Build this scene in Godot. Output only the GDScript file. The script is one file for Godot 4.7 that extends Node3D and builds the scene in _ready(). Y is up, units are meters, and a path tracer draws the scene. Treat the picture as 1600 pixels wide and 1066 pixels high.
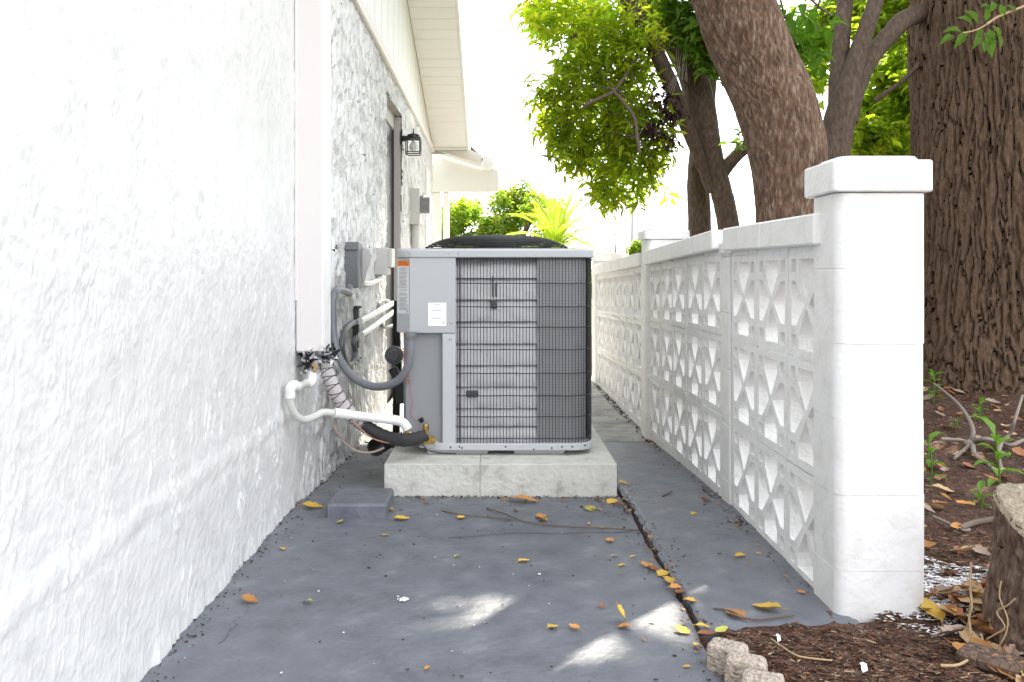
extends Node3D

# ---------------------------------------------------------------- mesh helpers
class MB:
	var v := PackedVector3Array()
	var n := PackedVector3Array()
	var t := PackedVector2Array()
	var c := PackedColorArray()
	var ix := PackedInt32Array()
	var col := Color(1, 1, 1)
	func tri(a: Vector3, b: Vector3, d: Vector3, na: Vector3, nb: Vector3, nd: Vector3, ua := Vector2.ZERO, ub := Vector2.ZERO, ud := Vector2.ZERO) -> void:
		var k := v.size()
		v.append(a); v.append(b); v.append(d)
		n.append(na); n.append(nb); n.append(nd)
		t.append(ua); t.append(ub); t.append(ud)
		c.append(col); c.append(col); c.append(col)
		if (b - a).cross(d - a).dot(na + nb + nd) > 0.0:
			ix.append(k); ix.append(k + 2); ix.append(k + 1)
		else:
			ix.append(k); ix.append(k + 1); ix.append(k + 2)
	func flat(a: Vector3, b: Vector3, d: Vector3, out: Vector3) -> void:
		var nn := (b - a).cross(d - a)
		if nn.length_squared() < 1e-20:
			return
		nn = nn.normalized()
		if nn.dot(out) < 0.0:
			nn = -nn
		tri(a, b, d, nn, nn, nn)
	func quad(a: Vector3, b: Vector3, d: Vector3, e: Vector3, out: Vector3) -> void:
		flat(a, b, d, out)
		flat(a, d, e, out)
	func uvquad(a: Vector3, b: Vector3, d: Vector3, e: Vector3, out: Vector3) -> void:
		tri(a, b, d, out, out, out, Vector2(0, 1), Vector2(1, 1), Vector2(1, 0))
		tri(a, d, e, out, out, out, Vector2(0, 1), Vector2(1, 0), Vector2(0, 0))
	# a box between two corners, with chamfered edges, optionally placed by a transform
	func box(lo: Vector3, hi: Vector3, bev := 0.0, xf := Transform3D()) -> void:
		var m := (lo + hi) * 0.5
		var h := (hi - lo).abs() * 0.5
		var b := minf(bev, minf(h.x, minf(h.y, h.z)) * 0.9)
		var q := func(s: Vector3, axis: int) -> Vector3:
			var p := Vector3(h.x - b, h.y - b, h.z - b)
			p[axis] = h[axis]
			return xf * (m + p * s)
		for ax in 3:
			var a1 := (ax + 1) % 3
			var a2 := (ax + 2) % 3
			for s in [-1.0, 1.0]:
				var cs := []
				for pr in [[-1, -1], [1, -1], [1, 1], [-1, 1]]:
					var g := Vector3.ZERO
					g[ax] = s; g[a1] = pr[0]; g[a2] = pr[1]
					cs.append(q.call(g, ax))
				var o := Vector3.ZERO
				o[ax] = s
				quad(cs[0], cs[1], cs[2], cs[3], xf.basis * o)
		if b <= 0.0:
			return
		for ax in 3:
			var a1 := (ax + 1) % 3
			var a2 := (ax + 2) % 3
			for s1 in [-1.0, 1.0]:
				for s2 in [-1.0, 1.0]:
					var lo_s := Vector3.ZERO
					lo_s[ax] = -1; lo_s[a1] = s1; lo_s[a2] = s2
					var hi_s := lo_s
					hi_s[ax] = 1
					var o := Vector3.ZERO
					o[a1] = s1; o[a2] = s2
					quad(q.call(lo_s, a1), q.call(hi_s, a1), q.call(hi_s, a2), q.call(lo_s, a2), xf.basis * o)
		for sx in [-1.0, 1.0]:
			for sy in [-1.0, 1.0]:
				for sz in [-1.0, 1.0]:
					var s := Vector3(sx, sy, sz)
					flat(q.call(s, 0), q.call(s, 1), q.call(s, 2), xf.basis * s)
	# a grid of vertices p[j * nu + i] with smooth normals
	func grid(p: PackedVector3Array, nu: int, nv: int, out, skip = null, uvs := PackedVector2Array(), cols := PackedColorArray()) -> void:
		var k := v.size()
		for j in nv:
			for i in nu:
				var a := p[j * nu + mini(i + 1, nu - 1)] - p[j * nu + maxi(i - 1, 0)]
				var b := p[mini(j + 1, nv - 1) * nu + i] - p[maxi(j - 1, 0) * nu + i]
				if i == 0 or i == nu - 1:
					if p[j * nu].distance_squared_to(p[j * nu + nu - 1]) < 1e-10:
						a = p[j * nu + 1] - p[j * nu + nu - 2]
				var nn := a.cross(b).normalized()
				if nn.dot(out.call(p[j * nu + i])) < 0.0:
					nn = -nn
				v.append(p[j * nu + i])
				n.append(nn)
				t.append(uvs[j * nu + i] if uvs.size() else Vector2.ZERO)
				c.append(cols[j * nu + i] if cols.size() else col)
		for j in nv - 1:
			for i in nu - 1:
				if skip != null and skip.call(i, j):
					continue
				var a := k + j * nu + i
				var b := a + 1
				var d := a + nu
				var e := d + 1
				if (v[b] - v[a]).cross(v[e] - v[a]).dot(n[a]) > 0.0:
					for q in [a, e, b, a, d, e]: ix.append(q)
				else:
					for q in [a, b, e, a, e, d]: ix.append(q)
	func tube(pts: Array, rad, seg := 8, caps := true) -> void:
		var m := pts.size()
		var side := Vector3.ZERO
		var ring := PackedVector3Array()
		for j in m:
			var dir: Vector3 = (pts[mini(j + 1, m - 1)] - pts[maxi(j - 1, 0)]).normalized()
			if side == Vector3.ZERO:
				side = dir.cross(Vector3.UP if absf(dir.y) < 0.9 else Vector3.RIGHT).normalized()
			side = (side - dir * side.dot(dir)).normalized()
			var up := dir.cross(side)
			var r: float = rad[j] if rad is Array else rad
			for i in seg + 1:
				var an := TAU * i / seg
				ring.append(pts[j] + (side * cos(an) + up * sin(an)) * r)
		var k := v.size()
		for j in m:
			for i in seg + 1:
				v.append(ring[j * (seg + 1) + i])
				n.append((ring[j * (seg + 1) + i] - pts[j]).normalized())
				t.append(Vector2(float(i) / seg, float(j) / m))
				c.append(col)
		for j in m - 1:
			for i in seg:
				var a := k + j * (seg + 1) + i
				var d := a + seg + 1
				if (v[a + 1] - v[a]).cross(v[d + 1] - v[a]).dot(n[a]) > 0.0:
					for q in [a, d + 1, a + 1, a, d, d + 1]: ix.append(q)
				else:
					for q in [a, a + 1, d + 1, a, d + 1, d]: ix.append(q)
		if caps:
			for e in [0, m - 1]:
				var o: Vector3 = (pts[0] - pts[1]) if e == 0 else (pts[m - 1] - pts[m - 2])
				for i in seg:
					flat(pts[e], ring[e * (seg + 1) + i], ring[e * (seg + 1) + i + 1], o)
	# lathe round +y: profile of Vector2(radius, height)
	func lathe(prof: Array, at: Vector3, seg := 24, xf := Basis()) -> void:
		for j in prof.size() - 1:
			var a: Vector2 = prof[j]
			var b: Vector2 = prof[j + 1]
			var sl := Vector2(b.y - a.y, a.x - b.x).normalized()
			for i in seg:
				var a0 := TAU * i / seg
				var a1 := TAU * (i + 1) / seg
				var d0 := Vector3(cos(a0), 0, sin(a0))
				var d1 := Vector3(cos(a1), 0, sin(a1))
				var n0 := xf * (d0 * sl.x + Vector3.UP * sl.y)
				var n1 := xf * (d1 * sl.x + Vector3.UP * sl.y)
				var p0 := at + xf * (d0 * a.x + Vector3.UP * a.y)
				var p1 := at + xf * (d1 * a.x + Vector3.UP * a.y)
				var q0 := at + xf * (d0 * b.x + Vector3.UP * b.y)
				var q1 := at + xf * (d1 * b.x + Vector3.UP * b.y)
				if a.x > 1e-6:
					tri(p0, p1, q1, n0, n1, n1)
				if b.x > 1e-6:
					tri(p0, q1, q0, n0, n1, n0)
	# a convex outline in x,z raised from y0 to y1
	func prism(poly: Array, y0: float, y1: float, bev := 0.0) -> void:
		var m := poly.size()
		var mid := Vector2.ZERO
		for p in poly: mid += p / m
		var ins := []
		for p in poly:
			ins.append(p + (mid - p).normalized() * bev)
		for i in m:
			var a: Vector2 = poly[i]
			var b: Vector2 = poly[(i + 1) % m]
			var ia: Vector2 = ins[i]
			var ib: Vector2 = ins[(i + 1) % m]
			var o2 := (a + b) * 0.5 - mid
			var o := Vector3(o2.x, 0, o2.y)
			quad(Vector3(a.x, y0 + bev, a.y), Vector3(b.x, y0 + bev, b.y), Vector3(b.x, y1 - bev, b.y), Vector3(a.x, y1 - bev, a.y), o)
			if bev > 0.0:
				quad(Vector3(a.x, y1 - bev, a.y), Vector3(b.x, y1 - bev, b.y), Vector3(ib.x, y1, ib.y), Vector3(ia.x, y1, ia.y), o + Vector3.UP)
				quad(Vector3(a.x, y0 + bev, a.y), Vector3(b.x, y0 + bev, b.y), Vector3(ib.x, y0, ib.y), Vector3(ia.x, y0, ia.y), o + Vector3.DOWN)
			flat(Vector3(mid.x, y1, mid.y), Vector3(ia.x, y1, ia.y), Vector3(ib.x, y1, ib.y), Vector3.UP)
			flat(Vector3(mid.x, y0, mid.y), Vector3(ia.x, y0, ia.y), Vector3(ib.x, y0, ib.y), Vector3.DOWN)
	# a plane outline (any shape) in the x,y plane of xf, given a thickness along its z
	func slab(poly: PackedVector2Array, z0: float, z1: float, xf := Transform3D()) -> void:
		var ids := Geometry2D.triangulate_polygon(poly)
		for s in [[z1, 1.0], [z0, -1.0]]:
			for i in range(0, ids.size(), 3):
				var a := poly[ids[i]]
				var b := poly[ids[i + 1]]
				var d := poly[ids[i + 2]]
				flat(xf * Vector3(a.x, a.y, s[0]), xf * Vector3(b.x, b.y, s[0]), xf * Vector3(d.x, d.y, s[0]), xf.basis * Vector3(0, 0, s[1]))
		var cw := Geometry2D.is_polygon_clockwise(poly)
		for i in poly.size():
			var a := poly[i]
			var b := poly[(i + 1) % poly.size()]
			var o := Vector3(b.y - a.y, a.x - b.x, 0) * (-1.0 if cw else 1.0)
			quad(xf * Vector3(a.x, a.y, z0), xf * Vector3(b.x, b.y, z0), xf * Vector3(b.x, b.y, z1), xf * Vector3(a.x, a.y, z1), xf.basis * o)
	func mesh() -> ArrayMesh:
		var arr := []
		arr.resize(Mesh.ARRAY_MAX)
		arr[Mesh.ARRAY_VERTEX] = v
		arr[Mesh.ARRAY_NORMAL] = n
		arr[Mesh.ARRAY_TEX_UV] = t
		arr[Mesh.ARRAY_COLOR] = c
		arr[Mesh.ARRAY_INDEX] = ix
		var am := ArrayMesh.new()
		am.add_surface_from_arrays(Mesh.PRIMITIVE_TRIANGLES, arr)
		return am

# ---------------------------------------------------------------- naming
var used := {}
func numbered(parent: Node, called: String) -> String:
	var key := str(parent.get_instance_id()) + called
	var k: int = used.get(key, 0)
	used[key] = k + 1
	return called if k == 0 else "%s_%03d" % [called, k]

func put(called: String, m: Mesh, material: Material, parent: Node, at := Transform3D()) -> MeshInstance3D:
	var o := MeshInstance3D.new()
	o.mesh = m
	o.material_override = material
	o.name = numbered(parent, called)
	o.transform = at
	parent.add_child(o, true)
	return o

func part(called: String, b: MB, material: Material, parent: Node) -> MeshInstance3D:
	var off := Transform3D()
	if parent.get_parent() == self and not parent is MeshInstance3D:
		off.origin = -parent.position
	return put(called, b.mesh(), material, parent, off)

func tag(o: Node, label: String, category: String, group := "") -> void:
	o.set_meta("label", label)
	o.set_meta("category", category)
	if group != "":
		o.set_meta("group", group)

func thing(called: String, label: String, category: String, at := Vector3.ZERO, group := "") -> Node3D:
	var o := Node3D.new()
	o.name = numbered(self, called)
	o.position = at
	add_child(o, true)
	tag(o, label, category, group)
	return o

func structure(called: String, b: MB, material: Material) -> MeshInstance3D:
	var o := put(called, b.mesh(), material, self)
	o.set_meta("kind", "structure")
	return o

# ---------------------------------------------------------------- materials
var M := {}
func lin(r: float, g: float, b: float) -> Color:
	return Color(r, g, b).linear_to_srgb()

func noise(sd: int, freq: float, oct := 4, kind := FastNoiseLite.TYPE_SIMPLEX_SMOOTH, ridged := false) -> FastNoiseLite:
	var f := FastNoiseLite.new()
	f.seed = sd
	f.noise_type = kind
	f.frequency = freq
	f.fractal_type = FastNoiseLite.FRACTAL_RIDGED if ridged else FastNoiseLite.FRACTAL_FBM
	f.fractal_octaves = oct
	return f

func ntex(f: FastNoiseLite, ramp := [], size := 512) -> NoiseTexture2D:
	var t := NoiseTexture2D.new()
	t.width = size
	t.height = size
	t.seamless = true
	t.noise = f
	if ramp.size():
		var g := Gradient.new()
		var offs := PackedFloat32Array()
		var cols := PackedColorArray()
		for r in ramp:
			offs.append(r[0])
			cols.append(lin(r[1], r[2], r[3]))
		g.offsets = offs
		g.colors = cols
		t.color_ramp = g
	return t

func plain(r: float, g: float, b: float, rough := 0.6, metal := 0.0) -> StandardMaterial3D:
	var m := StandardMaterial3D.new()
	m.albedo_color = lin(r, g, b)
	m.roughness = rough
	m.metallic = metal
	return m

# a surface with a computed colour and relief, laid on by world position
func surf(sd: int, ramp: Array, rough: float, scale: Vector3, freq := 0.02, bump := 0.0, bscale := 1.0, oct := 5) -> StandardMaterial3D:
	var m := StandardMaterial3D.new()
	m.roughness = rough
	m.albedo_texture = ntex(noise(sd, freq, oct), ramp)
	m.uv1_triplanar = true
	m.uv1_world_triplanar = true
	m.uv1_scale = scale
	if bump > 0.0:
		m.heightmap_enabled = true
		m.heightmap_texture = ntex(noise(sd + 50, freq * bscale, oct))
		m.heightmap_scale = bump
	return m

func leafmat(r: float, g: float, b: float, br: float, bg: float, bb: float, rough := 0.5) -> StandardMaterial3D:
	var m := plain(r, g, b, rough)
	m.vertex_color_use_as_albedo = true
	m.backlight_enabled = true
	m.backlight = Color(br, bg, bb).linear_to_srgb()
	m.cull_mode = BaseMaterial3D.CULL_DISABLED
	return m

func make_materials() -> void:
	M.stucco = surf(11, [[0.0, .60, .595, .585], [.45, .665, .66, .65], [.7, .69, .685, .675], [1.0, .74, .73, .72]], .40, Vector3(1.3, 1.3, 1.3), .012, .25, 3.0)
	M.white = surf(12, [[0.0, .72, .71, .68], [.4, .80, .795, .785], [1.0, .85, .845, .84]], .55, Vector3(1.6, 1.6, 1.6), .012, .10, 5.0, 6)
	M.block = surf(13, [[0.0, .70, .69, .665], [.36, .83, .825, .815], [1.0, .89, .885, .875]], .75, Vector3(2.2, 2.2, 2.2), .014, .18, 4.0, 6)
	M.trim = plain(.74, .70, .66, .5)
	M.siding = plain(.83, .825, .80, .5)
	M.cover = plain(.72, .685, .67, .42)
	M.slab = surf(21, [[0.0, .095, .101, .118], [.35, .128, .136, .158], [.55, .138, .146, .170], [.7, .146, .154, .178], [1.0, .20, .206, .226]], .48, Vector3(1.1, 1.1, 1.1), .012, .22, 4.0, 7)
	M.slab2 = surf(22, [[0.0, .115, .12, .132], [.45, .165, .17, .185], [1.0, .25, .25, .255]], .6, Vector3(.9, .9, .9), .01, .25, 4.0, 6)
	M.bare = surf(23, [[0.0, .16, .165, .16], [.4, .28, .28, .265], [.7, .36, .355, .33], [1.0, .42, .41, .38]], .8, Vector3(.9, .9, .9), .01, .25, 4.0, 6)
	M.pad = surf(24, [[0.0, .36, .35, .30], [.3, .56, .552, .50], [1.0, .66, .655, .605]], .85, Vector3(1.4, 1.4, 1.4), .012, .25, 4.0, 6)
	M.soil = surf(25, [[0.0, .024, .009, .005], [.4, .054, .023, .012], [.65, .09, .040, .022], [1.0, .15, .08, .048]], .95, Vector3(2.0, 2.0, 2.0), .03, 1.2, 2.0, 6)
	M.grass = surf(26, [[0.0, .05, .07, .02], [1.0, .10, .13, .04]], .95, Vector3(.5, .5, .5), .02, 1.0, 2.0)
	M.edging = surf(27, [[0.0, .16, .10, .07], [.38, .34, .27, .21], [.5, .44, .38, .32], [1.0, .60, .54, .47]], .9, Vector3(5, 5, 5), .03, .6, 1.5)
	M.paint = plain(.42, .427, .440, .38)
	M.paint_dark = plain(.275, .281, .292, .42)
	M.paint_post = plain(.49, .497, .51, .35)
	M.black = plain(.010, .010, .011, .5)
	M.wire = plain(.03, .03, .032, .4)
	M.dark = plain(.02, .021, .026, .45)
	M.grey = plain(.17, .175, .18, .5)
	M.grey_light = plain(.50, .49, .47, .5)
	M.grey_dark = plain(.07, .072, .076, .5)
	M.conduit = plain(.20, .205, .225, .45)
	M.pvc = plain(.78, .78, .765, .3)
	M.pvc_old = plain(.58, .58, .54, .35)
	M.foam = plain(.035, .034, .034, .75)
	M.wrap = surf(31, [[0.0, .36, .33, .33], [1.0, .55, .51, .50]], .7, Vector3(12, 12, 12), .02, .1, 2.0)
	M.brass = plain(.55, .36, .10, .3, .9)
	M.copper_wire = plain(.42, .20, .15, .5)
	M.tan_wire = plain(.42, .33, .28, .5)
	M.alu = plain(.40, .40, .405, .42, .5)
	M.orange = plain(.72, .17, .01, .5)
	M.label_white = plain(.82, .82, .80, .5)
	M.navy = plain(.008, .009, .016, .35)
	M.brown_frame = plain(.035, .026, .022, .5)
	M.reveal = plain(.42, .40, .38, .6)
	M.lamp_black = plain(.006, .007, .010, .3)
	M.glass = plain(.9, .9, .9, .02)
	M.glass.transparency = BaseMaterial3D.TRANSPARENCY_ALPHA
	M.glass.albedo_color.a = .12
	M.frost = plain(.75, .75, .72, .5)
	M.frost.backlight_enabled = true
	M.frost.backlight = Color(.6, .6, .6)
	M.fin = StandardMaterial3D.new()
	M.fin.roughness = .5
	M.fin.metallic = .3
	M.fin.albedo_texture = stripes()
	M.fin.uv1_scale = Vector3(1, 1, 1)
	M.bark = surf(41, [[0.0, .062, .036, .021], [.5, .108, .065, .037], [1.0, .175, .112, .070]], .9, Vector3(7, 1.6, 7), .02, .8, 1.6, 5)
	M.bark_red = surf(42, [[0.0, .045, .026, .018], [.38, .10, .060, .038], [.52, .155, .082, .048], [.62, .15, .095, .062], [.78, .26, .20, .15], [1.0, .34, .28, .22]], .9, Vector3(3.6, .9, 3.6), .02, 1.1, 1.8, 6)
	M.bark_grey = surf(43, [[0.0, .040, .026, .018], [.5, .082, .054, .037], [1.0, .15, .11, .082]], .85, Vector3(3.5, 1.2, 3.5), .02, .6, 1.8, 5)
	M.stump = surf(44, [[0.0, .055, .034, .024], [.5, .13, .082, .058], [1.0, .30, .22, .16]], .95, Vector3(5, 1.4, 5), .02, 1.0, 1.8, 5)
	M.cutwood = surf(45, [[0.0, .20, .15, .10], [.5, .36, .30, .22], [1.0, .50, .44, .35]], .9, Vector3(5, 5, 5), .03, .8, 2.0, 5)
	M.silver = plain(.74, .74, .75, .35, .8)
	M.twig = plain(.13, .095, .075, .85)
	M.root = plain(.20, .165, .14, .85)
	M.straw = plain(.40, .28, .16, .8)
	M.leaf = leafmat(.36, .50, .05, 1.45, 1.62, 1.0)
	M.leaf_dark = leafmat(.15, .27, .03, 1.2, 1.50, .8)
	M.leaf_far = leafmat(.27, .40, .07, 1.3, 1.5, .9)
	M.palm = leafmat(.46, .56, .07, 1.45, 1.5, .9)
	M.pampas = leafmat(.62, .64, .36, 1.2, 1.2, 1.1)
	M.seedling = leafmat(.16, .30, .03, .75, .95, .5)
	M.deadleaf = leafmat(1, 1, 1, .12, .12, .12, .7)
	M.chip = plain(1, 1, 1, .95)
	M.chip.vertex_color_use_as_albedo = true
	M.flake = plain(.82, .81, .82, .7)

func stripes() -> ImageTexture:
	var im := Image.create(256, 256, false, Image.FORMAT_RGB8)
	for x in 256:
		for y in 256:
			var k: float = .40 if x % 4 < 2 else .15
			if y % 32 < 3: k *= .55
			im.set_pixel(x, y, lin(k, k, k * 1.02))
	return ImageTexture.create_from_image(im)

# a printed notice: heading bar, then rows of small print too fine to read
func notice(w: int, h: int, rows: Array, rng: RandomNumberGenerator, bg: Color, ink: Color) -> StandardMaterial3D:
	var im := Image.create(w, h, false, Image.FORMAT_RGB8)
	im.fill(bg)
	for r in rows:   # [y, height, x0, x1]
		var x: int = r[2]
		while x < r[3]:
			var l := rng.randi_range(2, 7)
			im.fill_rect(Rect2i(x, r[0], mini(l, r[3] - x), r[1]), ink)
			x += l + rng.randi_range(1, 2)
	var m := StandardMaterial3D.new()
	m.albedo_texture = ImageTexture.create_from_image(im)
	m.roughness = .45
	return m

# ---------------------------------------------------------------- measured places
# eye at the origin, level, looking along -z; one photograph pixel at one metre is 1/1330
func P(x: float, y: float, d: float) -> Vector3:
	return Vector3((x - 775.0) / 1330.0 * d, (425.0 - y) / 1330.0 * d, -d)
const WX := -0.723            # the stucco wall's plane
func W(x: float, y: float, off := 0.03) -> Vector3:
	var xx := WX + off
	return P(x, y, 1330.0 * xx / (x - 775.0))
func G(d: float) -> float:    # paving height at a distance
	if d < 3.0: return -.83
	if d < 4.6: return lerpf(-.83, -.905, (d - 3.0) / 1.6)
	return -.905 - (d - 4.6) * .006
func onground(x: float, y: float, lift := 0.0) -> Vector3:
	var d := 2.0
	for i in 12:
		d = 1330.0 * -(G(d) + lift) / (y - 425.0)
	return P(x, y, d)

func smooth(pts: Array, k := 5) -> Array:
	var o := []
	var m := pts.size()
	for i in m - 1:
		for s in k:
			o.append(pts[i].cubic_interpolate(pts[i + 1], pts[maxi(i - 1, 0)], pts[mini(i + 2, m - 1)], float(s) / k))
	o.append(pts[m - 1])
	return o
func smoothf(r: Array, k := 5) -> Array:
	var o := []
	for i in r.size() - 1:
		for s in k:
			o.append(lerpf(r[i], r[i + 1], float(s) / k))
	o.append(r[-1])
	return o

# ---------------------------------------------------------------- house
var sn1: FastNoiseLite
var sn2: FastNoiseLite
var sn3: FastNoiseLite
func stucco_relief(d: float, y: float) -> float:
	var wob := sn2.get_noise_2d(d * 3.0, y * 3.0 + 40.0)
	var a := sn1.get_noise_2d((d + wob * .10) * 20.0, y * 2.6)
	var b := sn1.get_noise_2d((d + wob * .03) * 78.0 + 90.0, y * 10.0)
	var f := sn3.get_noise_2d(d * 70.0, y * 55.0)
	var far := smoothstep(2.9, 3.6, d)
	var region := smoothstep(-.35, .35, sn2.get_noise_2d(d * 1.6 + 9.0, y * 1.6))
	var mask := smoothstep(.0, .25, sn1.get_noise_2d(d * 9.0 + 31.0, y * 1.9 + 5.0)) * (.35 + .65 * region)
	var near_h := smoothstep(.80, .95, 1.0 - absf(a) * 2.2) * .0042 * mask + smoothstep(.42, .52, b) * .0022 * mask + f * .0003 + wob * .0012
	var far_h := 0.0
	if far > 0.0:
		var a2 := sn1.get_noise_2d((d + wob * .10) * 13.0 + 50.0, y * 1.3)
		var b2 := sn1.get_noise_2d((d + wob * .05) * 34.0 + 70.0, y * 3.4)
		far_h = smoothstep(-.08, .06, a2) * .0115 + smoothstep(.0, .16, b2) * .0065 + f * .0012
	var h := lerpf(near_h, far_h, far)
	if d < 3.2:
		var band := absf(y + .50 + .015 * sn2.get_noise_2d(d * 4.0, 7.0))
		h += .0048 * (1.0 - smoothstep(.012, .030, band))
		h += .004 * (1.0 - smoothstep(-.56, -.50, y)) * (.5 + .5 * region)
	return h

const DOOR_A := 5.52
const DOOR_B := 6.42
const DOOR_TOP := 1.18
func wall_grid(b: MB, d0: float, d1: float, nd: int, ny: int, hole: bool) -> void:
	var pts := PackedVector3Array()
	var y0 := -.98
	var y1 := 1.36
	for j in ny:
		var y := lerpf(y0, y1, float(j) / (ny - 1))
		for i in nd:
			var d := lerpf(d0, d1, float(i) / (nd - 1))
			var x := WX + stucco_relief(d, y)
			# the coat flares a little and is ragged where it meets the paving
			var lift := y - G(d)
			if lift < .06:
				x += .010 * smoothstep(.06, .0, lift) * (.4 + .6 * sn2.get_noise_2d(d * 3.5, 3.0) + .5 * sn2.get_noise_2d(d * 15.0, 9.0))
			pts.append(Vector3(x, y, -d))
	var skip = null
	if hole:
		skip = func(i: int, j: int) -> bool:
			var d := lerpf(d0, d1, (i + .5) / (nd - 1))
			var y := lerpf(y0, y1, (j + .5) / (ny - 1))
			return d > DOOR_A and d < DOOR_B and y < DOOR_TOP
	b.grid(pts, nd, ny, func(_p): return Vector3.RIGHT, skip)

func rake(d: float) -> float:      # underside of the roof overhang
	return 1.40 + .285 * (9.52 - d) if d > 2.0 else 1.40 + .285 * (5.52 + d)

func house() -> void:
	sn1 = noise(5, 1.0, 2, FastNoiseLite.TYPE_SIMPLEX)
	sn2 = noise(6, 1.0, 2, FastNoiseLite.TYPE_SIMPLEX)
	sn3 = noise(7, 1.0, 2, FastNoiseLite.TYPE_SIMPLEX)
	var h := thing("house", "white stuccoed house with a gable of vertical boards along the left of the passage", "house", Vector3(WX, -.9, -3.0))
	var b := MB.new()
	wall_grid(b, -6.0, .9, 90, 60, false)
	wall_grid(b, .9, 3.35, 620, 220, false)
	wall_grid(b, 3.35, 9.5, 900, 220, true)
	part("stucco_wall", b, M.stucco, h)
	# core of the house behind the coat
	b = MB.new()
	var poly := PackedVector2Array([Vector2(-9.45, -1.2), Vector2(5.9, -1.2), Vector2(5.9, 1.30), Vector2(-2.0, 3.5), Vector2(-9.45, 1.36)])
	var xf := Transform3D(Basis(Vector3(0, 0, 1), Vector3(0, 1, 0), Vector3(-1, 0, 0)), Vector3(0, 0, 0))
	b.slab(poly, .80, 8.6, xf)
	part("wall_core", b, M.stucco, h)
	b = MB.new()
	b.box(Vector3(-.799, -1.0, -9.5), Vector3(WX + .004, 1.36, -9.36), .01)
	part("corner_wall", b, M.white, h)
	# door opening: reveals, frame, door
	b = MB.new()
	b.box(Vector3(-.798, DOOR_TOP - .004, -DOOR_B - .01), Vector3(WX + .003, DOOR_TOP + .05, -DOOR_A + .01), .006)
	b.box(Vector3(-.798, -.95, -DOOR_A - .004), Vector3(WX + .003, DOOR_TOP - .006, -DOOR_A + .05), .006)
	b.box(Vector3(-.798, -.95, -DOOR_B - .05), Vector3(WX + .003, DOOR_TOP - .006, -DOOR_B + .004), .006)
	part("reveal", b, M.reveal, h)
	b = MB.new()
	b.box(Vector3(-.796, -.93, -DOOR_A - .03), Vector3(-.768, DOOR_TOP - .045, -DOOR_A - .006), .004)
	b.box(Vector3(-.796, -.93, -DOOR_B + .006), Vector3(-.768, DOOR_TOP - .045, -DOOR_B + .03), .004)
	var frame := part("door_frame", b, M.brown_frame, h)
	b = MB.new()
	b.box(Vector3(-.797, DOOR_TOP - .115, -DOOR_B + .006), Vector3(-.765, DOOR_TOP - .006, -DOOR_A - .006), .004)
	part("door_head", b, M.reveal, h)
	b = MB.new()
	b.box(Vector3(-.797, -.92, -DOOR_B + .031), Vector3(-.778, DOOR_TOP - .118, -DOOR_A - .031), .004)
	var door := part("door", b, M.navy, h)
	b = MB.new()
	b.lathe([Vector2(0, .06), Vector2(.026, .055), Vector2(.030, .035), Vector2(.012, .02), Vector2(.012, 0)], Vector3(-.778, .12, -DOOR_A - .13), 14, Basis(Vector3(0, 0, 1), -PI / 2))
	part("handle", b, M.brass, door)
	# trim band over the stucco, then the boarded gable
	b = MB.new()
	b.box(Vector3(WX - .02, 1.335, -9.5), Vector3(WX + .036, 1.405, 5.5), .006)
	b.box(Vector3(WX - .02, 1.405, -9.5), Vector3(WX + .020, 1.425, 5.5), .003)
	part("trim", b, M.trim, h)
	var d := 1.1
	while d < 9.4:
		var e: float = minf(d + .3, 9.46)
		var sp := PackedVector2Array([Vector2(-e + .010, 1.40), Vector2(-d - .010, 1.40), Vector2(-d - .010, rake(d) - .004), Vector2(-e + .010, rake(e) - .004)])
		if d < 2.0 and e > 2.0:
			sp = PackedVector2Array([Vector2(-e + .006, 1.40), Vector2(-d - .006, 1.40), Vector2(-d - .006, rake(d) - .004), Vector2(-2, rake(2.0) - .004), Vector2(-e + .006, rake(e) - .004)])
		b = MB.new()
		b.slab(sp, .712, .732, xf)
		part("siding_board", b, M.siding, h)
		d += .3
	# roof over the gable and its boarded overhang
	b = MB.new()
	var rp := PackedVector2Array([Vector2(-9.75, rake(9.75) + .014), Vector2(-2, rake(2.0) + .014), Vector2(5.9, rake(-5.9) + .014), Vector2(5.9, rake(-5.9) + .13), Vector2(-2, rake(2.0) + .13), Vector2(-9.75, rake(9.75) + .13)])
	b.slab(rp, .325, 8.8, xf)
	var roof := part("roof", b, M.bare, h)
	b = MB.new()
	var fp := PackedVector2Array([Vector2(-9.56, rake(9.56) - .035), Vector2(-2, rake(2.0) - .035), Vector2(5.9, rake(-5.9) - .035), Vector2(5.9, rake(-5.9) + .15), Vector2(-2, rake(2.0) + .15), Vector2(-9.56, rake(9.56) + .15)])
	b.slab(fp, .300, .322, xf)
	part("fascia", b, M.siding, roof)
	b = MB.new()
	b.box(Vector3(WX, rake(9.52) - .03, -9.56), Vector3(-.323, rake(9.52) + .02, -9.525), .004)
	part("fascia", b, M.siding, roof)
	d = 2.1
	while d < 9.45:
		var e: float = minf(d + .155, 9.52)
		var sp := PackedVector2Array([Vector2(-d - .003, rake(d)), Vector2(-d - .003, rake(d) + .011), Vector2(-e + .003, rake(e) + .011), Vector2(-e + .003, rake(e))])
		b = MB.new()
		b.slab(sp, .326, .709, xf)
		part("soffit_panel", b, M.siding, roof)
		d += .155
	# beige corner strips and the post at the end of the wall
	b = MB.new()
	b.box(Vector3(WX - .02, -.95, -9.0), Vector3(WX + .03, P(660, 258, 8.5).y, -8.5), .008)
	part("corner_board", b, M.trim, h)
	# porch beyond
	var po := thing("porch_roof", "white porch roof with a blank fascia beyond the end of the gable", "porch roof", Vector3(-.3, .95, -10.3))
	b = MB.new()
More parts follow.
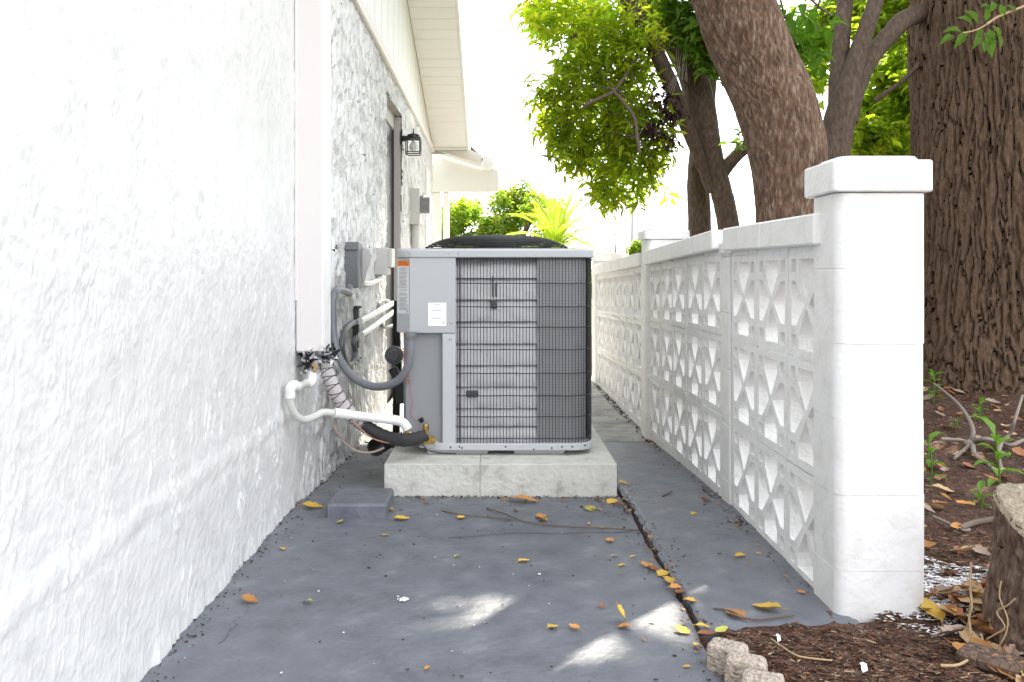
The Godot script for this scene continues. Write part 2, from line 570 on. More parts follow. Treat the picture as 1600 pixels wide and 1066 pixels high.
	b.slab(PackedVector2Array([Vector2(-2.2, .945), Vector2(.02, .945), Vector2(.035, .98), Vector2(.03, 1.20), Vector2(-.72, 1.40), Vector2(-2.2, 1.40)]), -10.16, -10.0, Transform3D())
	part("fascia", b, M.siding, po)
	b = MB.new()
	var g0 := P(682, 236, 9.75)
	var g1 := P(752, 250, 9.75)
	b.slab(PackedVector2Array([Vector2(g0.x, g0.y), Vector2(g1.x, g1.y - .06), Vector2(g1.x + .01, g1.y + .045), Vector2(g0.x + .35, g0.y + .02)]), -9.98, -9.66, Transform3D())
	part("eave_board", b, M.trim, po)
	b = MB.new()
	b.slab(PackedVector2Array([Vector2(g1.x + .012, g1.y - .085), Vector2(g1.x + .10, g1.y - .10), Vector2(g1.x + .15, g1.y - .045), Vector2(g1.x + .06, g1.y + .035), Vector2(g1.x + .02, g1.y + .03)]), -10.0, -9.62, Transform3D())
	part("gutter", b, M.siding, po)
	b = MB.new()
	b.slab(PackedVector2Array([Vector2(-.30, 1.36), Vector2(-.12, 1.27), Vector2(-.22, 1.37), Vector2(-.29, 1.44)]), -9.9, -9.7, Transform3D())
	part("roof_edge", b, M.grey_dark, po)
	for q in [[672, 688], [692, 701]]:
		var c := thing("porch_post", ["wide white porch pier at the corner of the house", "narrow white porch post beside the pampas grass"][0 if q[0] == 672 else 1], "post", Vector3(P(q[0], 0, 10.2).x, -.95, -10.2))
		b = MB.new()
		b.box(Vector3(P(q[0], 0, 10.1).x, -.95, -10.3), Vector3(P(q[1], 0, 10.1).x, .943, -10.1), .008)
		part("shaft", b, M.siding, c)
		b = MB.new()
		b.box(Vector3(P(q[0], 0, 10.1).x - .012, -.97, -10.312), Vector3(P(q[1], 0, 10.1).x + .012, -.86, -10.088), .006)
		part("foot", b, M.siding, c)

# ---------------------------------------------------------------- paving and soil
func soil_height(x: float, d: float) -> float:
	var h := -.838 + .022 * sn2.get_noise_2d(x * 1.3, d * 1.3) + .012 * sn2.get_noise_2d(x * 7.0, d * 7.0) + .006 * sn3.get_noise_2d(x * 11.0, d * 11.0)
	h += .055 * smoothstep(.55, 1.3, x) * smoothstep(5.0, 1.0, d)
	h += .07 * smoothstep(1.6, 3.0, x) * smoothstep(9.0, 4.5, d)
	h += .10 * exp(-(pow(x - 3.38, 2) + pow(d - 5.6, 2)) / .9)
	if x < .92 and d > 1.95:
		h = lerpf(h, -.98, smoothstep(2.02, 2.07, d) * smoothstep(.92, .86, x))
	if x < .56:
		h = lerpf(h, -.96, smoothstep(.53, .47, x))
	h = lerpf(h, -.99, smoothstep(11.0, 13.0, d))
	h = lerpf(h, -.99, smoothstep(8.0, 10.0, x))
	return h

func patch(b: MB, x0: float, x1: float, d0: float, d1: float, nx: int, nd: int, f) -> void:
	var pts := PackedVector3Array()
	for j in nd:
		for i in nx:
			var x := lerpf(x0, x1, float(i) / (nx - 1))
			var d := lerpf(d0, d1, float(j) / (nd - 1))
			pts.append(Vector3(x, f.call(x, d), -d))
	b.grid(pts, nx, nd, func(_p): return Vector3.UP)

func paving() -> void:
	var b := MB.new()
	b.quad(Vector3(-260, -1.0, 260), Vector3(260, -1.0, 260), Vector3(260, -1.0, -260), Vector3(-260, -1.0, -260), Vector3.UP)
	structure("ground", b, M.grass)
	b = MB.new()
	patch(b, .44, 10.5, .9, 13.2, 420, 520, soil_height)
	patch(b, .44, 10.5, -5.0, .9, 90, 60, soil_height)
	structure("mulch_bed", b, M.soil)
	# slabs: a top sheet that dips away from the eye, with a skirt at each edge
	var slabs := [
		["painted_slab", -.76, .466, -5.0, 3.22, 0.0, M.slab],
		["painted_slab", -.76, .466, 3.235, 4.52, -.006, M.slab2],
		["side_path", .481, .86, 1.985, 4.50, .004, M.slab],
		["concrete_path", -.76, .86, 4.575, 9.6, 0.0, M.bare],
		["patio", -.76, 1.6, 9.62, 13.0, 0.0, M.bare]]
	for s in slabs:
		b = MB.new()
		var lift: float = s[5]
		var f := func(x: float, d: float) -> float:
			var e := minf(minf(x - s[1], s[2] - x), minf(d - s[3], s[4] - d))
			return G(d) + lift + .0025 * sn2.get_noise_2d(x * 2.0, d * 2.0 + 30.0) - .008 * smoothstep(.016, 0.0, e)
		var wav := func(x: float, d: float) -> float:
			return 0.0
		var nx := 60
		var nd := 160
		var pts := PackedVector3Array()
		for j in nd:
			for i in nx:
				var u := float(i) / (nx - 1)
				var w := float(j) / (nd - 1)
				u = .5 - .5 * signf(.5 - u) * pow(absf(1.0 - 2.0 * u), .7) if false else u
				var x: float = lerpf(s[1], s[2], u)
				var d: float = lerpf(s[3], s[4], w)
				var y: float = f.call(x, d)
				if i == 0 or i == nx - 1:
					x += .006 * sn2.get_noise_2d(d * 14.0, x * 9.0)
				if j == 0 or j == nd - 1:
					d += .012 * sn2.get_noise_2d(x * 12.0, d * 5.0)
				pts.append(Vector3(x, y, -d))
		b.grid(pts, nx, nd, func(_p): return Vector3.UP)
		for i in nx - 1:
			for j in [0, nd - 1]:
				var a := pts[j * nx + i]
				var c := pts[j * nx + i + 1]
				b.quad(a, c, c + Vector3(0, -.14, 0), a + Vector3(0, -.14, 0), Vector3(0, 0, 1 if j == 0 else -1))
		for j in nd - 1:
			for i in [0, nx - 1]:
				var a := pts[j * nx + i]
				var c := pts[(j + 1) * nx + i]
				b.quad(a, c, c + Vector3(0, -.14, 0), a + Vector3(0, -.14, 0), Vector3(-1 if i == 0 else 1, 0, 0))
		structure(s[0], b, s[6])
	# dark earth packed into the joints
	b = MB.new()
	patch(b, .44, .52, 1.6, 4.56, 14, 220, func(x, d): return G(d) - .022 + .010 * sn2.get_noise_2d(x * 40.0, d * 30.0))
	patch(b, -.76, .90, 4.48, 4.62, 90, 12, func(x, d): return G(d) - .020 + .010 * sn2.get_noise_2d(x * 30.0, d * 40.0))
	patch(b, -.76, -.70, .8, 9.0, 8, 420, func(x, d): return G(d) - .012 + .020 * sn2.get_noise_2d(x * 30.0, d * 9.0))
	patch(b, .79, .86, 2.3, 7.0, 8, 300, func(x, d): return G(d) - .006 + .018 * sn2.get_noise_2d(x * 30.0, d * 12.0))
	structure("joint_earth", b, M.soil)

# ---------------------------------------------------------------- screen wall of pierced blocks
const FX := .833
func cross_at(poly: PackedVector2Array, y: float):
	var lo := 1e9
	var hi := -1e9
	for i in poly.size():
		var a := poly[i]
		var c := poly[(i + 1) % poly.size()]
		if (a.y - y) * (c.y - y) <= 0.0 and absf(a.y - c.y) > 1e-9:
			var x := a.x + (c.x - a.x) * (y - a.y) / (c.y - a.y)
			lo = minf(lo, x)
			hi = maxf(hi, x)
	return null if lo > hi else [lo, hi]

func block_mesh(w: float, h: float, th: float, rng: RandomNumberGenerator) -> ArrayMesh:
	var raw := [
		[.30, .925, .70, .925, .70, .79, .510, .550, .490, .550, .30, .79],
		[.30, .075, .70, .075, .70, .21, .510, .450, .490, .450, .30, .21],
		[.09, .285, .195, .285, .235, .31, .445, .50, .235, .69, .195, .715, .09, .715],
		[.91, .285, .805, .285, .765, .31, .555, .50, .765, .69, .805, .715, .91, .715],
		[.09, .80, .22, .80, .22, .925, .09, .925], [.78, .80, .91, .80, .91, .925, .78, .925],
		[.09, .075, .22, .075, .22, .20, .09, .20], [.78, .075, .91, .075, .91, .20, .78, .20]]
	var polys := []
	var ys := [0.0, h]
	for r in raw:
		var p := PackedVector2Array()
		for i in range(0, r.size(), 2):
			p.append(Vector2(r[i] * w + rng.randf_range(-.0012, .0012), r[i + 1] * h))
		polys.append(p)
		for q in p:
			if not ys.has(q.y): ys.append(q.y)
	ys.sort()
	var b := MB.new()
	for k in ys.size() - 1:
		var y0: float = ys[k] + 1e-6
		var y1: float = ys[k + 1] - 1e-6
		if y1 - y0 < 1e-5: continue
		var gaps := []
		for p in polys:
			var c0 = cross_at(p, y0)
			var c1 = cross_at(p, y1)
			if c0 != null and c1 != null:
				gaps.append([c0[0], c0[1], c1[0], c1[1]])
		gaps.sort_custom(func(a, c): return a[0] + a[2] < c[0] + c[2])
		var l0 := 0.0
		var l1 := 0.0
		gaps.append([w, w, w, w])
		for g in gaps:
			for z in [0.0, th]:
				b.quad(Vector3(l0, y0, z), Vector3(g[0], y0, z), Vector3(g[2], y1, z), Vector3(l1, y1, z), Vector3(0, 0, -1 if z == 0.0 else 1))
			l0 = g[1]
			l1 = g[3]
	for p in polys:
		var mid := Vector2.ZERO
		for q in p: mid += q / p.size()
		for i in p.size():
			var a: Vector2 = p[i]
			var c: Vector2 = p[(i + 1) % p.size()]
			var o := mid - (a + c) * .5
			b.quad(Vector3(a.x, a.y, 0), Vector3(c.x, c.y, 0), Vector3(c.x, c.y, th), Vector3(a.x, a.y, th), Vector3(o.x, o.y, 0))
	b.quad(Vector3(0, 0, 0), Vector3(0, h, 0), Vector3(0, h, th), Vector3(0, 0, th), Vector3.LEFT)
	b.quad(Vector3(w, 0, 0), Vector3(w, h, 0), Vector3(w, h, th), Vector3(w, 0, th), Vector3.RIGHT)
	b.quad(Vector3(0, 0, 0), Vector3(w, 0, 0), Vector3(w, 0, th), Vector3(0, 0, th), Vector3.DOWN)
	b.quad(Vector3(0, h, 0), Vector3(w, h, 0), Vector3(w, h, th), Vector3(0, h, th), Vector3.UP)
	return b.mesh()

func rrect(x0: float, x1: float, z0: float, z1: float, r: float, seg := 5) -> Array:
	var o := []
	for c in [[x1 - r, z1 - r, 0.0], [x0 + r, z1 - r, PI / 2], [x0 + r, z0 + r, PI], [x1 - r, z0 + r, PI * 1.5]]:
		for k in seg + 1:
			var a: float = c[2] + PI / 2 * k / seg
			o.append(Vector2(c[0] + cos(a) * r, c[1] + sin(a) * r))
	return o

# sections: near depth, far depth, columns, top at near end, top at far end
func fence_section(label: String, d0: float, d1: float, cols: int, top0: float, top1: float, cop: Array, stones: int) -> void:
	var rng := RandomNumberGenerator.new()
	rng.seed = int(d0 * 100)
	var f := thing("breeze_block_wall", label, "garden wall", Vector3(FX + .05, -.9, -(d0 + d1) / 2), "pierced block walls beside the passage")
	var pitch := (d1 - d0) / cols
	var hh := .298
	var kinds := []
	for k in 3:
		kinds.append(block_mesh(pitch - .007, hh - .007, .074, rng))
	var mortar := MB.new()
	for c in cols:
		var top := lerpf(top0, top1, (c + .5) / cols)
		for r in 3:
			var y := top - hh * (r + 1) + rng.randf_range(-.002, .002)
			var o := put("breeze_block", kinds[rng.randi() % 3], M.block, f)
			var xf := Transform3D(Basis(Vector3(0, 0, -1), Vector3(0, 1, 0), Vector3(1, 0, 0)), Vector3(FX + rng.randf_range(-.003, .003), y, -(d0 + c * pitch)))
			xf.basis = xf.basis.rotated(Vector3.UP, rng.randf_range(-.008, .008))
			xf.origin -= f.position
			o.transform = xf
			var dd := d0 + c * pitch
			mortar.box(Vector3(FX + .004, y - .0075, -dd - pitch + .008), Vector3(FX + .096, y + .0005, -dd), 0.0)
			mortar.box(Vector3(FX + .005, y, -dd - pitch), Vector3(FX + .095, y + hh - .008, -dd - pitch + .0075), 0.0)
		mortar.box(Vector3(FX + .003, top - .0075, -(d0 + c * pitch) - pitch + .008), Vector3(FX + .097, cop[0] + (cop[1] - cop[0]) * (c + .5) / cols + .004, -(d0 + c * pitch)), 0.0)
		mortar.box(Vector3(FX + .002, -1.02, -(d0 + c * pitch) - pitch), Vector3(FX + .098, top - hh * 3 + .002, -(d0 + c * pitch)), 0.0)
	part("mortar", mortar, M.block, f)
	for k in stones:
		var a := lerpf(d0, d1, float(k) / stones)
		var e := lerpf(d0, d1, float(k + 1) / stones)
		var ya := lerpf(cop[0], cop[1], float(k) / stones)
		var ye := lerpf(cop[0], cop[1], float(k + 1) / stones)
		var b := MB.new()
		var hx := Transform3D(Basis(Vector3.UP, rng.randf_range(-.006, .006)), Vector3.ZERO)
		var ang := atan2(ye - ya, e - a)
		hx.basis = hx.basis.rotated(Vector3.RIGHT, ang)
		hx.origin = Vector3(FX + .05 + rng.randf_range(-.003, .003), (ya + ye) / 2 + .004, -(a + e) / 2)
		var len := (e - a) * .5 - .003
		b.box(Vector3(-.085, 0, -len), Vector3(.085, cop[2], len), .005, hx)
		part("coping_stone", b, M.white, f)

func pillar(label: String, d0: float, d1: float, x0: float, x1: float, bottom: float, top: float, cap_h: float, r: float) -> void:
	var p := thing("pillar", label, "pillar", Vector3((x0 + x1) / 2, bottom, -(d0 + d1) / 2), "square white pillars of the garden wall")
	var n := 6
	var h := (top - cap_h - bottom) / n
	var rng := RandomNumberGenerator.new()
	rng.seed = int(d0 * 77)
	for k in n:
		var b := MB.new()
		var j := Vector2(rng.randf_range(-.0018, .0018), rng.randf_range(-.0018, .0018))
		b.prism(rrect(x0 + j.x, x1 + j.x, -d1 + j.y, -d0 + j.y, r, 12), bottom + k * h + .0003, bottom + (k + 1) * h - .0002, .0008)
		part("block", b, M.white, p)
	var b := MB.new()
	b.prism(rrect(x0 - .014, x1 + .009, -d1 - .014, -d0 + .012, r * .45, 6), top - cap_h + .002, top, .0035)
	var cap := part("cap", b, M.white, p)
	b = MB.new()
	b.prism(rrect(x0 + .01, x1 - .01, -d1 + .01, -d0 - .01, r, 5), top - .001, top + .012, .006)
	part("mortar_fillet", b, M.white, cap)

func fences() -> void:
	fence_section("nearest pierced block wall, its coping a step higher, against the big white pillar", 2.14, 3.02, 3, .064, .064, [.064, .070, .080], 2)
	fence_section("middle pierced block wall with cracked coping between the two pillars", 3.14, 4.60, 5, .072, .030, [.078, .034, .074], 4)
	fence_section("farthest pierced block wall, dirt stained along its foot, beyond the air conditioner", 4.80, 7.0, 7, .024, -.036, [.030, -.026, .074], 6)
	var po := thing("wall_post", "narrow white post of plain blocks between the stepped wall sections", "post", Vector3(FX + .05, -.9, -3.08))
	var y := -.95
	for k in 5:
		var b := MB.new()
		b.box(Vector3(FX - .003, y, -3.132), Vector3(FX + .105, y + .2, -3.026), .003)
		part("block", b, M.white, po)
		y += .2006
	var b := MB.new()
	b.box(Vector3(FX - .012, y, -3.15), Vector3(FX + .11, y + .065, -3.03), .016, Transform3D(Basis(Vector3.RIGHT, .0), Vector3.ZERO))
	part("broken_cap", b, M.white, po)
	pillar("big white pillar in front, flat cap on top, overspray at its foot", 2.04, 2.215, .818, 1.037, -.90, .268, .078, .030)
	pillar("white pillar halfway along the wall, its cap above the coping", 4.60, 4.80, .812, 1.04, -.95, .225, .05, .045)
	pillar("low white end pillar with a flat cap just right of the air conditioner", 7.0, 7.22, .812, 1.03, -1.0, .145, .06, .03)

# ---------------------------------------------------------------- air conditioner
const UF := -3.325      # its front face
func Y4(y: float) -> float: return (425.0 - y) / 400.0
func X4(x: float) -> float: return (x - 775.0) / 400.0

func along(path: Array, s: float) -> Vector3:
	for i in path.size() - 1:
		var l: float = path[i].distance_to(path[i + 1])
		if s <= l:
			return path[i].lerp(path[i + 1], s / l)
		s -= l
	return path[-1]

func screws(b: MB, list: Array, z: float, r := .004) -> void:
	for s in list:
		b.lathe([Vector2(0, .003), Vector2(r * .7, .0025), Vector2(r, 0)], Vector3(X4(s[0]), Y4(s[1]), z), 8, Basis(Vector3.RIGHT, PI / 2))

func air_conditioner() -> void:
	var rng := RandomNumberGenerator.new()
	rng.seed = 8
	var pad := thing("concrete_pad", "pale concrete pad under the grey air conditioner", "concrete pad", Vector3(.016, G(3.18), -3.64))
	var top := -.7175
	var bot := -.86
	for q in [[-.418, -.0605], [-.0595, .452]]:
		var b := MB.new()
		b.box(Vector3(q[0], bot, -4.12), Vector3(q[1], top, -3.18), .0022)
		part("pad_section", b, M.pad, pad)
	var u := thing("air_conditioner", "grey central air conditioner with wire coil guard and black fan grille on top", "air conditioner", Vector3(0, top, -3.72))
	var x0 := X4(618)
	var x1 := X4(928)
	var zb := UF - .78
	# base pan and its feet
	var b := MB.new()
	b.prism(rrect(X4(660), x1 + .003, zb, UF + .004, .085, 8), Y4(704), Y4(693), .003)
	b.box(Vector3(X4(655), Y4(701), UF - .04), Vector3(X4(684), Y4(691), UF - .012), .002)
	var pan := part("base_pan", b, M.paint_post, u)
	b = MB.new()
	screws(b, [[704, 699], [718, 698], [722, 700], [790, 698], [834, 702], [862, 700], [878, 698], [894, 698], [914, 696]], UF + .004)
	part("screws", b, M.grey_dark, pan)
	for q in [[X4(664), X4(766)], [X4(800), X4(886)]]:
		b = MB.new()
		b.slab(PackedVector2Array([Vector2(q[0], Y4(703)), Vector2(q[0] + .012, top + .002), Vector2(q[1] - .014, top + .002), Vector2(q[1], Y4(703))]), zb + .1, UF - .025, Transform3D())
		part("foot", b, M.paint, pan)
	b = MB.new()
	b.box(Vector3(X4(764), top + .011, zb + .1), Vector3(X4(802), Y4(704), UF - .03), .002)
	part("pan_web", b, M.paint_dark, pan)
	# top cap: a rounded rim with a round mouth
	b = MB.new()
	var rim := rrect(x0 - .003, x1 + .005, zb - .005, UF + .010, .075, 10)
	var cx := .0025
	var cz := UF - .39
	var R := .325
	var m := rim.size()
	for i in m:
		var a: Vector2 = rim[i]
		var c: Vector2 = rim[(i + 1) % m]
		var o := Vector3((a.x + c.x) / 2 - cx, 0, (a.y + c.y) / 2 - cz)
		var ai: Vector2 = a + (Vector2(cx, cz) - a).normalized() * .009
		var ci: Vector2 = c + (Vector2(cx, cz) - c).normalized() * .009
		b.quad(Vector3(a.x, Y4(401.5), a.y), Vector3(c.x, Y4(401.5), c.y), Vector3(c.x, Y4(392), c.y), Vector3(a.x, Y4(392), a.y), o)
		b.quad(Vector3(a.x, Y4(392), a.y), Vector3(c.x, Y4(392), c.y), Vector3(ci.x, Y4(388.5), ci.y), Vector3(ai.x, Y4(388.5), ai.y), o + Vector3.UP * .3)
		b.quad(Vector3(a.x, Y4(401.5), a.y), Vector3(c.x, Y4(401.5), c.y), Vector3(ci.x, Y4(403), ci.y), Vector3(ai.x, Y4(403), ai.y), Vector3.DOWN)
		var ra := Vector2(cx, cz) + (a - Vector2(cx, cz)).normalized() * R
		var rc := Vector2(cx, cz) + (c - Vector2(cx, cz)).normalized() * R
		b.quad(Vector3(ai.x, Y4(388.5), ai.y), Vector3(ci.x, Y4(388.5), ci.y), Vector3(rc.x, Y4(388.5), rc.y), Vector3(ra.x, Y4(388.5), ra.y), Vector3.UP)
		b.quad(Vector3(ra.x, Y4(388.5), ra.y), Vector3(rc.x, Y4(388.5), rc.y), Vector3(rc.x, Y4(425), rc.y), Vector3(ra.x, Y4(425), ra.y), -o)
		b.quad(Vector3(ai.x, Y4(403), ai.y), Vector3(ci.x, Y4(403), ci.y), Vector3(rc.x, Y4(403), rc.y), Vector3(ra.x, Y4(403), ra.y), Vector3.DOWN)
	var cap := part("top_cap", b, M.paint, u)
	b = MB.new()
	screws(b, [[702, 396], [716, 395.5], [640, 396]], UF + .010, .0045)
	part("screws", b, M.alu, cap)
	# fan, motor, grille
	b = MB.new()
	b.lathe([Vector2(0, Y4(372)), Vector2(.075, Y4(372)), Vector2(.08, Y4(378)), Vector2(.08, Y4(440)), Vector2(0, Y4(440))], Vector3(cx, 0, cz), 24)
	part("fan_motor", b, M.black, u)
	for k in 3:
		b = MB.new()
		var pts := PackedVector3Array()
		for j in 6:
			for i in 8:
				var r := lerpf(.08, .305, j / 5.0)
				var a := TAU * k / 3 + lerpf(-.45, .45, i / 7.0) * (1.0 - .15 * j / 5.0) + .25 * j / 5.0
				pts.append(Vector3(cx + cos(a) * r, Y4(398) + lerpf(.025, -.025, i / 7.0), cz + sin(a) * r))
		b.grid(pts, 8, 6, func(_p): return Vector3.UP)
		part("fan_blade", b, M.alu, u)
	b = MB.new()
	var dome := func(r: float) -> float:
		return Y4(387) + .060 * (1.0 - pow(r / .325, 4.0))
	for k in 18:
		var r := .085 + k * .014
		var ring := []
		for i in 65:
			var a := TAU * i / 64
			ring.append(Vector3(cx + cos(a) * r, dome.call(r), cz + sin(a) * r))
		b.tube(ring, .0027, 5, false)
	for k in 12:
		var a := TAU * (k + .5) / 12
		var sp := []
		for i in 9:
			var r := lerpf(.07, .330, i / 8.0)
			sp.append(Vector3(cx + cos(a) * r, dome.call(minf(r, .325)) - .003 - (.010 if i == 8 else 0.0), cz + sin(a) * r))
		b.tube(sp, .0034, 5)
	var gr := part("fan_grille", b, M.black, u)
	gr.set_meta("kind", "stuff")
	b = MB.new()
	b.lathe([Vector2(0, .006), Vector2(.082, .004), Vector2(.088, -.002), Vector2(.088, -.006)], Vector3(cx, dome.call(.04), cz), 24)
	part("hub_plate", b, M.black, gr)
	# control box front with its slanted left face, then the recessed panel under it
	b = MB.new()
	var cp := [Vector2(X4(640.5), UF + .004), Vector2(X4(712), UF + .004), Vector2(X4(712), UF - .05), Vector2(x0, UF - .12), Vector2(x0, UF - .045)]
	b.prism(cp, Y4(520.5), Y4(402.5), .002)
	var box := part("control_panel", b, M.paint, u)
	b = MB.new()
	screws(b, [[705, 504.5], [704, 530]], UF + .0045, .0045)
	part("screws", b, M.alu, box)
	b = MB.new()
	b.prism([Vector2(X4(628), UF - .060), Vector2(X4(633), UF - .026), Vector2(X4(692), UF - .026), Vector2(X4(692), UF - .060)], Y4(694), Y4(521.5), .002)
	part("service_panel", b, M.paint_dark, u)
	b = MB.new()
	b.box(Vector3(X4(691), Y4(694), UF - .05), Vector3(X4(712), Y4(521), UF + .002), .003)
	part("corner_post", b, M.paint_post, u)
	b = MB.new()
	b.box(Vector3(x1 - .016, Y4(694), UF - .15), Vector3(x1 + .001, Y4(402), UF - .088), .004)
	b.box(Vector3(x1 - .10, Y4(694), zb), Vector3(x1, Y4(402), zb + .05), .004)
	b.box(Vector3(x0 + .02, Y4(694), zb), Vector3(x0 + .12, Y4(402), zb + .05), .004)
	part("corner_post", b, M.grey_dark, u)
	b = MB.new()
	b.box(Vector3(x0 + .03, Y4(694), zb + .05), Vector3(x0 + .045, Y4(402), UF - .12), .002)
	part("side_panel", b, M.paint_dark, u)
	# labels
	var lr := RandomNumberGenerator.new()
	lr.seed = 3
	var rows := []
	var y := 10
	while y < 372:
		for q in 3:
			if lr.randf() < .93: rows.append([y, 3, 20, lr.randi_range(88, 112)])
			y += 5
		if lr.randf() < .30: y += 4
	for q in [[170, 9, 6, 14], [250, 8, 6, 13], [330, 8, 5, 15], [334, 7, 104, 114]]: rows.append(q)
	for q in 8: rows.append([356 + q * 5, 3, 92 + (q * 7) % 5, 110 - (q * 5) % 6])
	var wl := notice(120, 400, rows, lr, Color(.84, .84, .84), Color(.50, .50, .50))
	# its place on the slanted face
	var fa := Vector2(x0, UF - .045)
	var fb := Vector2(X4(640.5), UF + .004)
	var nn := Vector3(-(fb.y - fa.y), 0, fb.x - fa.x).normalized()
	var at := func(s: float, yy: float) -> Vector3:
		var q := fa.lerp(fb, s)
		return Vector3(q.x, Y4(yy), q.y) + nn * .0012
	b = MB.new()
	b.uvquad(at.call(.06, 490.5), at.call(.94, 490.5), at.call(.94, 416), at.call(.06, 416), nn)
	part("caution_label", b, wl, box)
	b = MB.new()
	b.uvquad(at.call(.06, 416), at.call(.97, 416), at.call(.97, 407.5), at.call(.06, 407.5), nn)
	part("orange_label_heading", b, notice(120, 44, [[8, 7, 22, 92], [22, 4, 12, 104], [30, 4, 12, 108]], lr, Color(.90, .46, .08), Color(.66, .28, .04)), box)
	b = MB.new()
	b.uvquad(Vector3(X4(669), Y4(509.5), UF + .0055), Vector3(X4(697.5), Y4(509.5), UF + .0055), Vector3(X4(697.5), Y4(473), UF + .0055), Vector3(X4(669), Y4(473), UF + .0055), Vector3(0, 0, 1))
	part("white_label", b, notice(120, 150, [[8, 4, 38, 78], [47, 5, 24, 92], [97, 5, 28, 88], [116, 3, 96, 110], [121, 3, 92, 108], [126, 4, 94, 112], [132, 3, 92, 106]], lr, Color(.95, .95, .95), Color(.62, .62, .62)), box)
	# behind the guard: bright ridged metal on the left, the finned coil on the right
	b = MB.new()
	var gx0 := X4(712)
	var gx1 := X4(840)
	var bands := [404.0, 434.5, 468.5, 503.0, 538.0, 572.0, 606.0, 640.0, 668.0, 693.0]
	for k in bands.size() - 1:
		var pts := PackedVector3Array()
		for j in 7:
			var f := j / 6.0
			for i in 10:
				var xx := lerpf(gx0 - .01, gx1, i / 9.0)
				pts.append(Vector3(xx, lerpf(Y4(bands[k]), Y4(bands[k + 1]), f), UF - .050 + .017 * f + .004 * sin(f * PI) + .002 * sn2.get_noise_2d(xx * 18.0, k * 3.0 + f)))
		b.grid(pts, 10, 7, func(_p): return Vector3(0, 0, 1))
		b.quad(Vector3(gx0 - .01, Y4(bands[k + 1]), UF - .036), Vector3(gx1, Y4(bands[k + 1]), UF - .036), Vector3(gx1, Y4(bands[k + 1]), UF - .046), Vector3(gx0 - .01, Y4(bands[k + 1]), UF - .046), Vector3.DOWN)
	var inner := part("inner_baffle", b, M.alu, u)
	b = MB.new()
	b.box(Vector3(X4(769), Y4(464), UF - .034), Vector3(X4(771), Y4(432), UF - .026), .001)
	b.box(Vector3(X4(774), Y4(464), UF - .034), Vector3(X4(776), Y4(442), UF - .026), .001)
	b.box(Vector3(X4(767), Y4(482), UF - .036), Vector3(X4(777), Y4(469), UF - .022), .003)
	b.box(Vector3(X4(728), Y4(622), UF - .036), Vector3(X4(747), Y4(612), UF - .022), .003)
	part("wire_clip", b, M.grey_dark, inner)
	b = MB.new()
	var cpath := []
	var outl := rrect(x0 + .05, x1 - .022, zb + .03, UF - .022, .07, 10)
	# front edge from gx1 to the right corner, then round the right side, the back and part of the left
	cpath.append(Vector3(gx1, 0, UF - .022))
	for i in range(10, -1, -1):
		cpath.append(Vector3(outl[i].x, 0, outl[i].y))
	for i in range(outl.size() - 1, outl.size() - 12, -1):
		cpath.append(Vector3(outl[i].x, 0, outl[i].y))
	cpath.append(Vector3(x0 + .14, 0, zb + .03))
	var run := 0.0
	for i in cpath.size() - 1:
		var p: Vector3 = cpath[i]
		var q: Vector3 = cpath[i + 1]
		var l := p.distance_to(q)
		var o := (q - p).cross(Vector3.UP).normalized() * -1.0
		if o.dot(p - Vector3(cx, 0, cz)) < 0: o = -o
		var k := b.v.size()
		b.tri(p + Vector3.UP * Y4(694), q + Vector3.UP * Y4(694), q + Vector3.UP * Y4(402), o, o, o, Vector2(run * 9, 0), Vector2((run + l) * 9, 0), Vector2((run + l) * 9, 8))
		b.tri(p + Vector3.UP * Y4(694), q + Vector3.UP * Y4(402), p + Vector3.UP * Y4(402), o, o, o, Vector2(run * 9, 0), Vector2((run + l) * 9, 8), Vector2(run * 9, 8))
		run += l
	b.quad(Vector3(gx1, Y4(694), UF - .022), Vector3(gx1, Y4(402), UF - .022), Vector3(gx1, Y4(402), UF - .06), Vector3(gx1, Y4(694), UF - .06), Vector3.LEFT)
	part("coil", b, M.fin, u)
	# wire guard
	b = MB.new()
	var wo := rrect(x0, x1 - .004, zb, UF - .002, .085, 10)
	var wp := [Vector3(gx0 + .004, 0, UF - .002)]
	for i in range(10, -1, -1): wp.append(Vector3(wo[i].x, 0, wo[i].y))
	wp.append(Vector3(x1 - .004, 0, zb + .05))
	var total := 0.0
	for i in wp.size() - 1: total += wp[i].distance_to(wp[i + 1])
	var s := .003
	while s < total:
		var p := along(wp, s)
		b.tube([p + Vector3.UP * Y4(693), p + Vector3.UP * Y4(403)], .0013, 4, false)
		s += .0128
	for yy in [403.5, 443.0, 479.5, 511.5, 546.5, 583.5, 618.5, 651.5, 685.5]:
		var line := []
		var st := 0.0
		while st < total:
			line.append(along(wp, st) + Vector3.UP * (Y4(yy) + .0006 * sin(st * 40.0)) + Vector3(0, 0, .002))
			st += .02
		b.tube(line, .0021, 5, false)
	var wg := part("wire_guard", b, M.wire, u)
	wg.set_meta("kind", "stuff")
	b = MB.new()
	b.box(Vector3(gx0 + .013, Y4(692), UF - .012), Vector3(gx0 + .017, Y4(403), UF - .004), .001)
	part("guard_edge", b, M.wire, u)
	# service valves
	for q in [[665, 668, 6.5, 672], [640, 679, 5.0, 676]]:
		b = MB.new()
		var vp := P(q[0], q[1], 3.30)
		b.tube([vp + Vector3(0, -.035, 0), vp + Vector3(0, -.006, 0)], .008, 10)
		b.lathe([Vector2(0, .012), Vector2(.011, .012), Vector2(.0125, .009), Vector2(.0125, -.008), Vector2(.009, -.010)], vp, 6)
		part("service_valve", b, M.brass, u)
	b = MB.new()
	b.tube([P(660, 690, 3.30), P(678, 688, 3.335)], .013, 10)
	b.tube([P(671, 690, 3.29), P(671, 681, 3.29)], .011, 10)
	part("service_valve", b, M.brass, u)

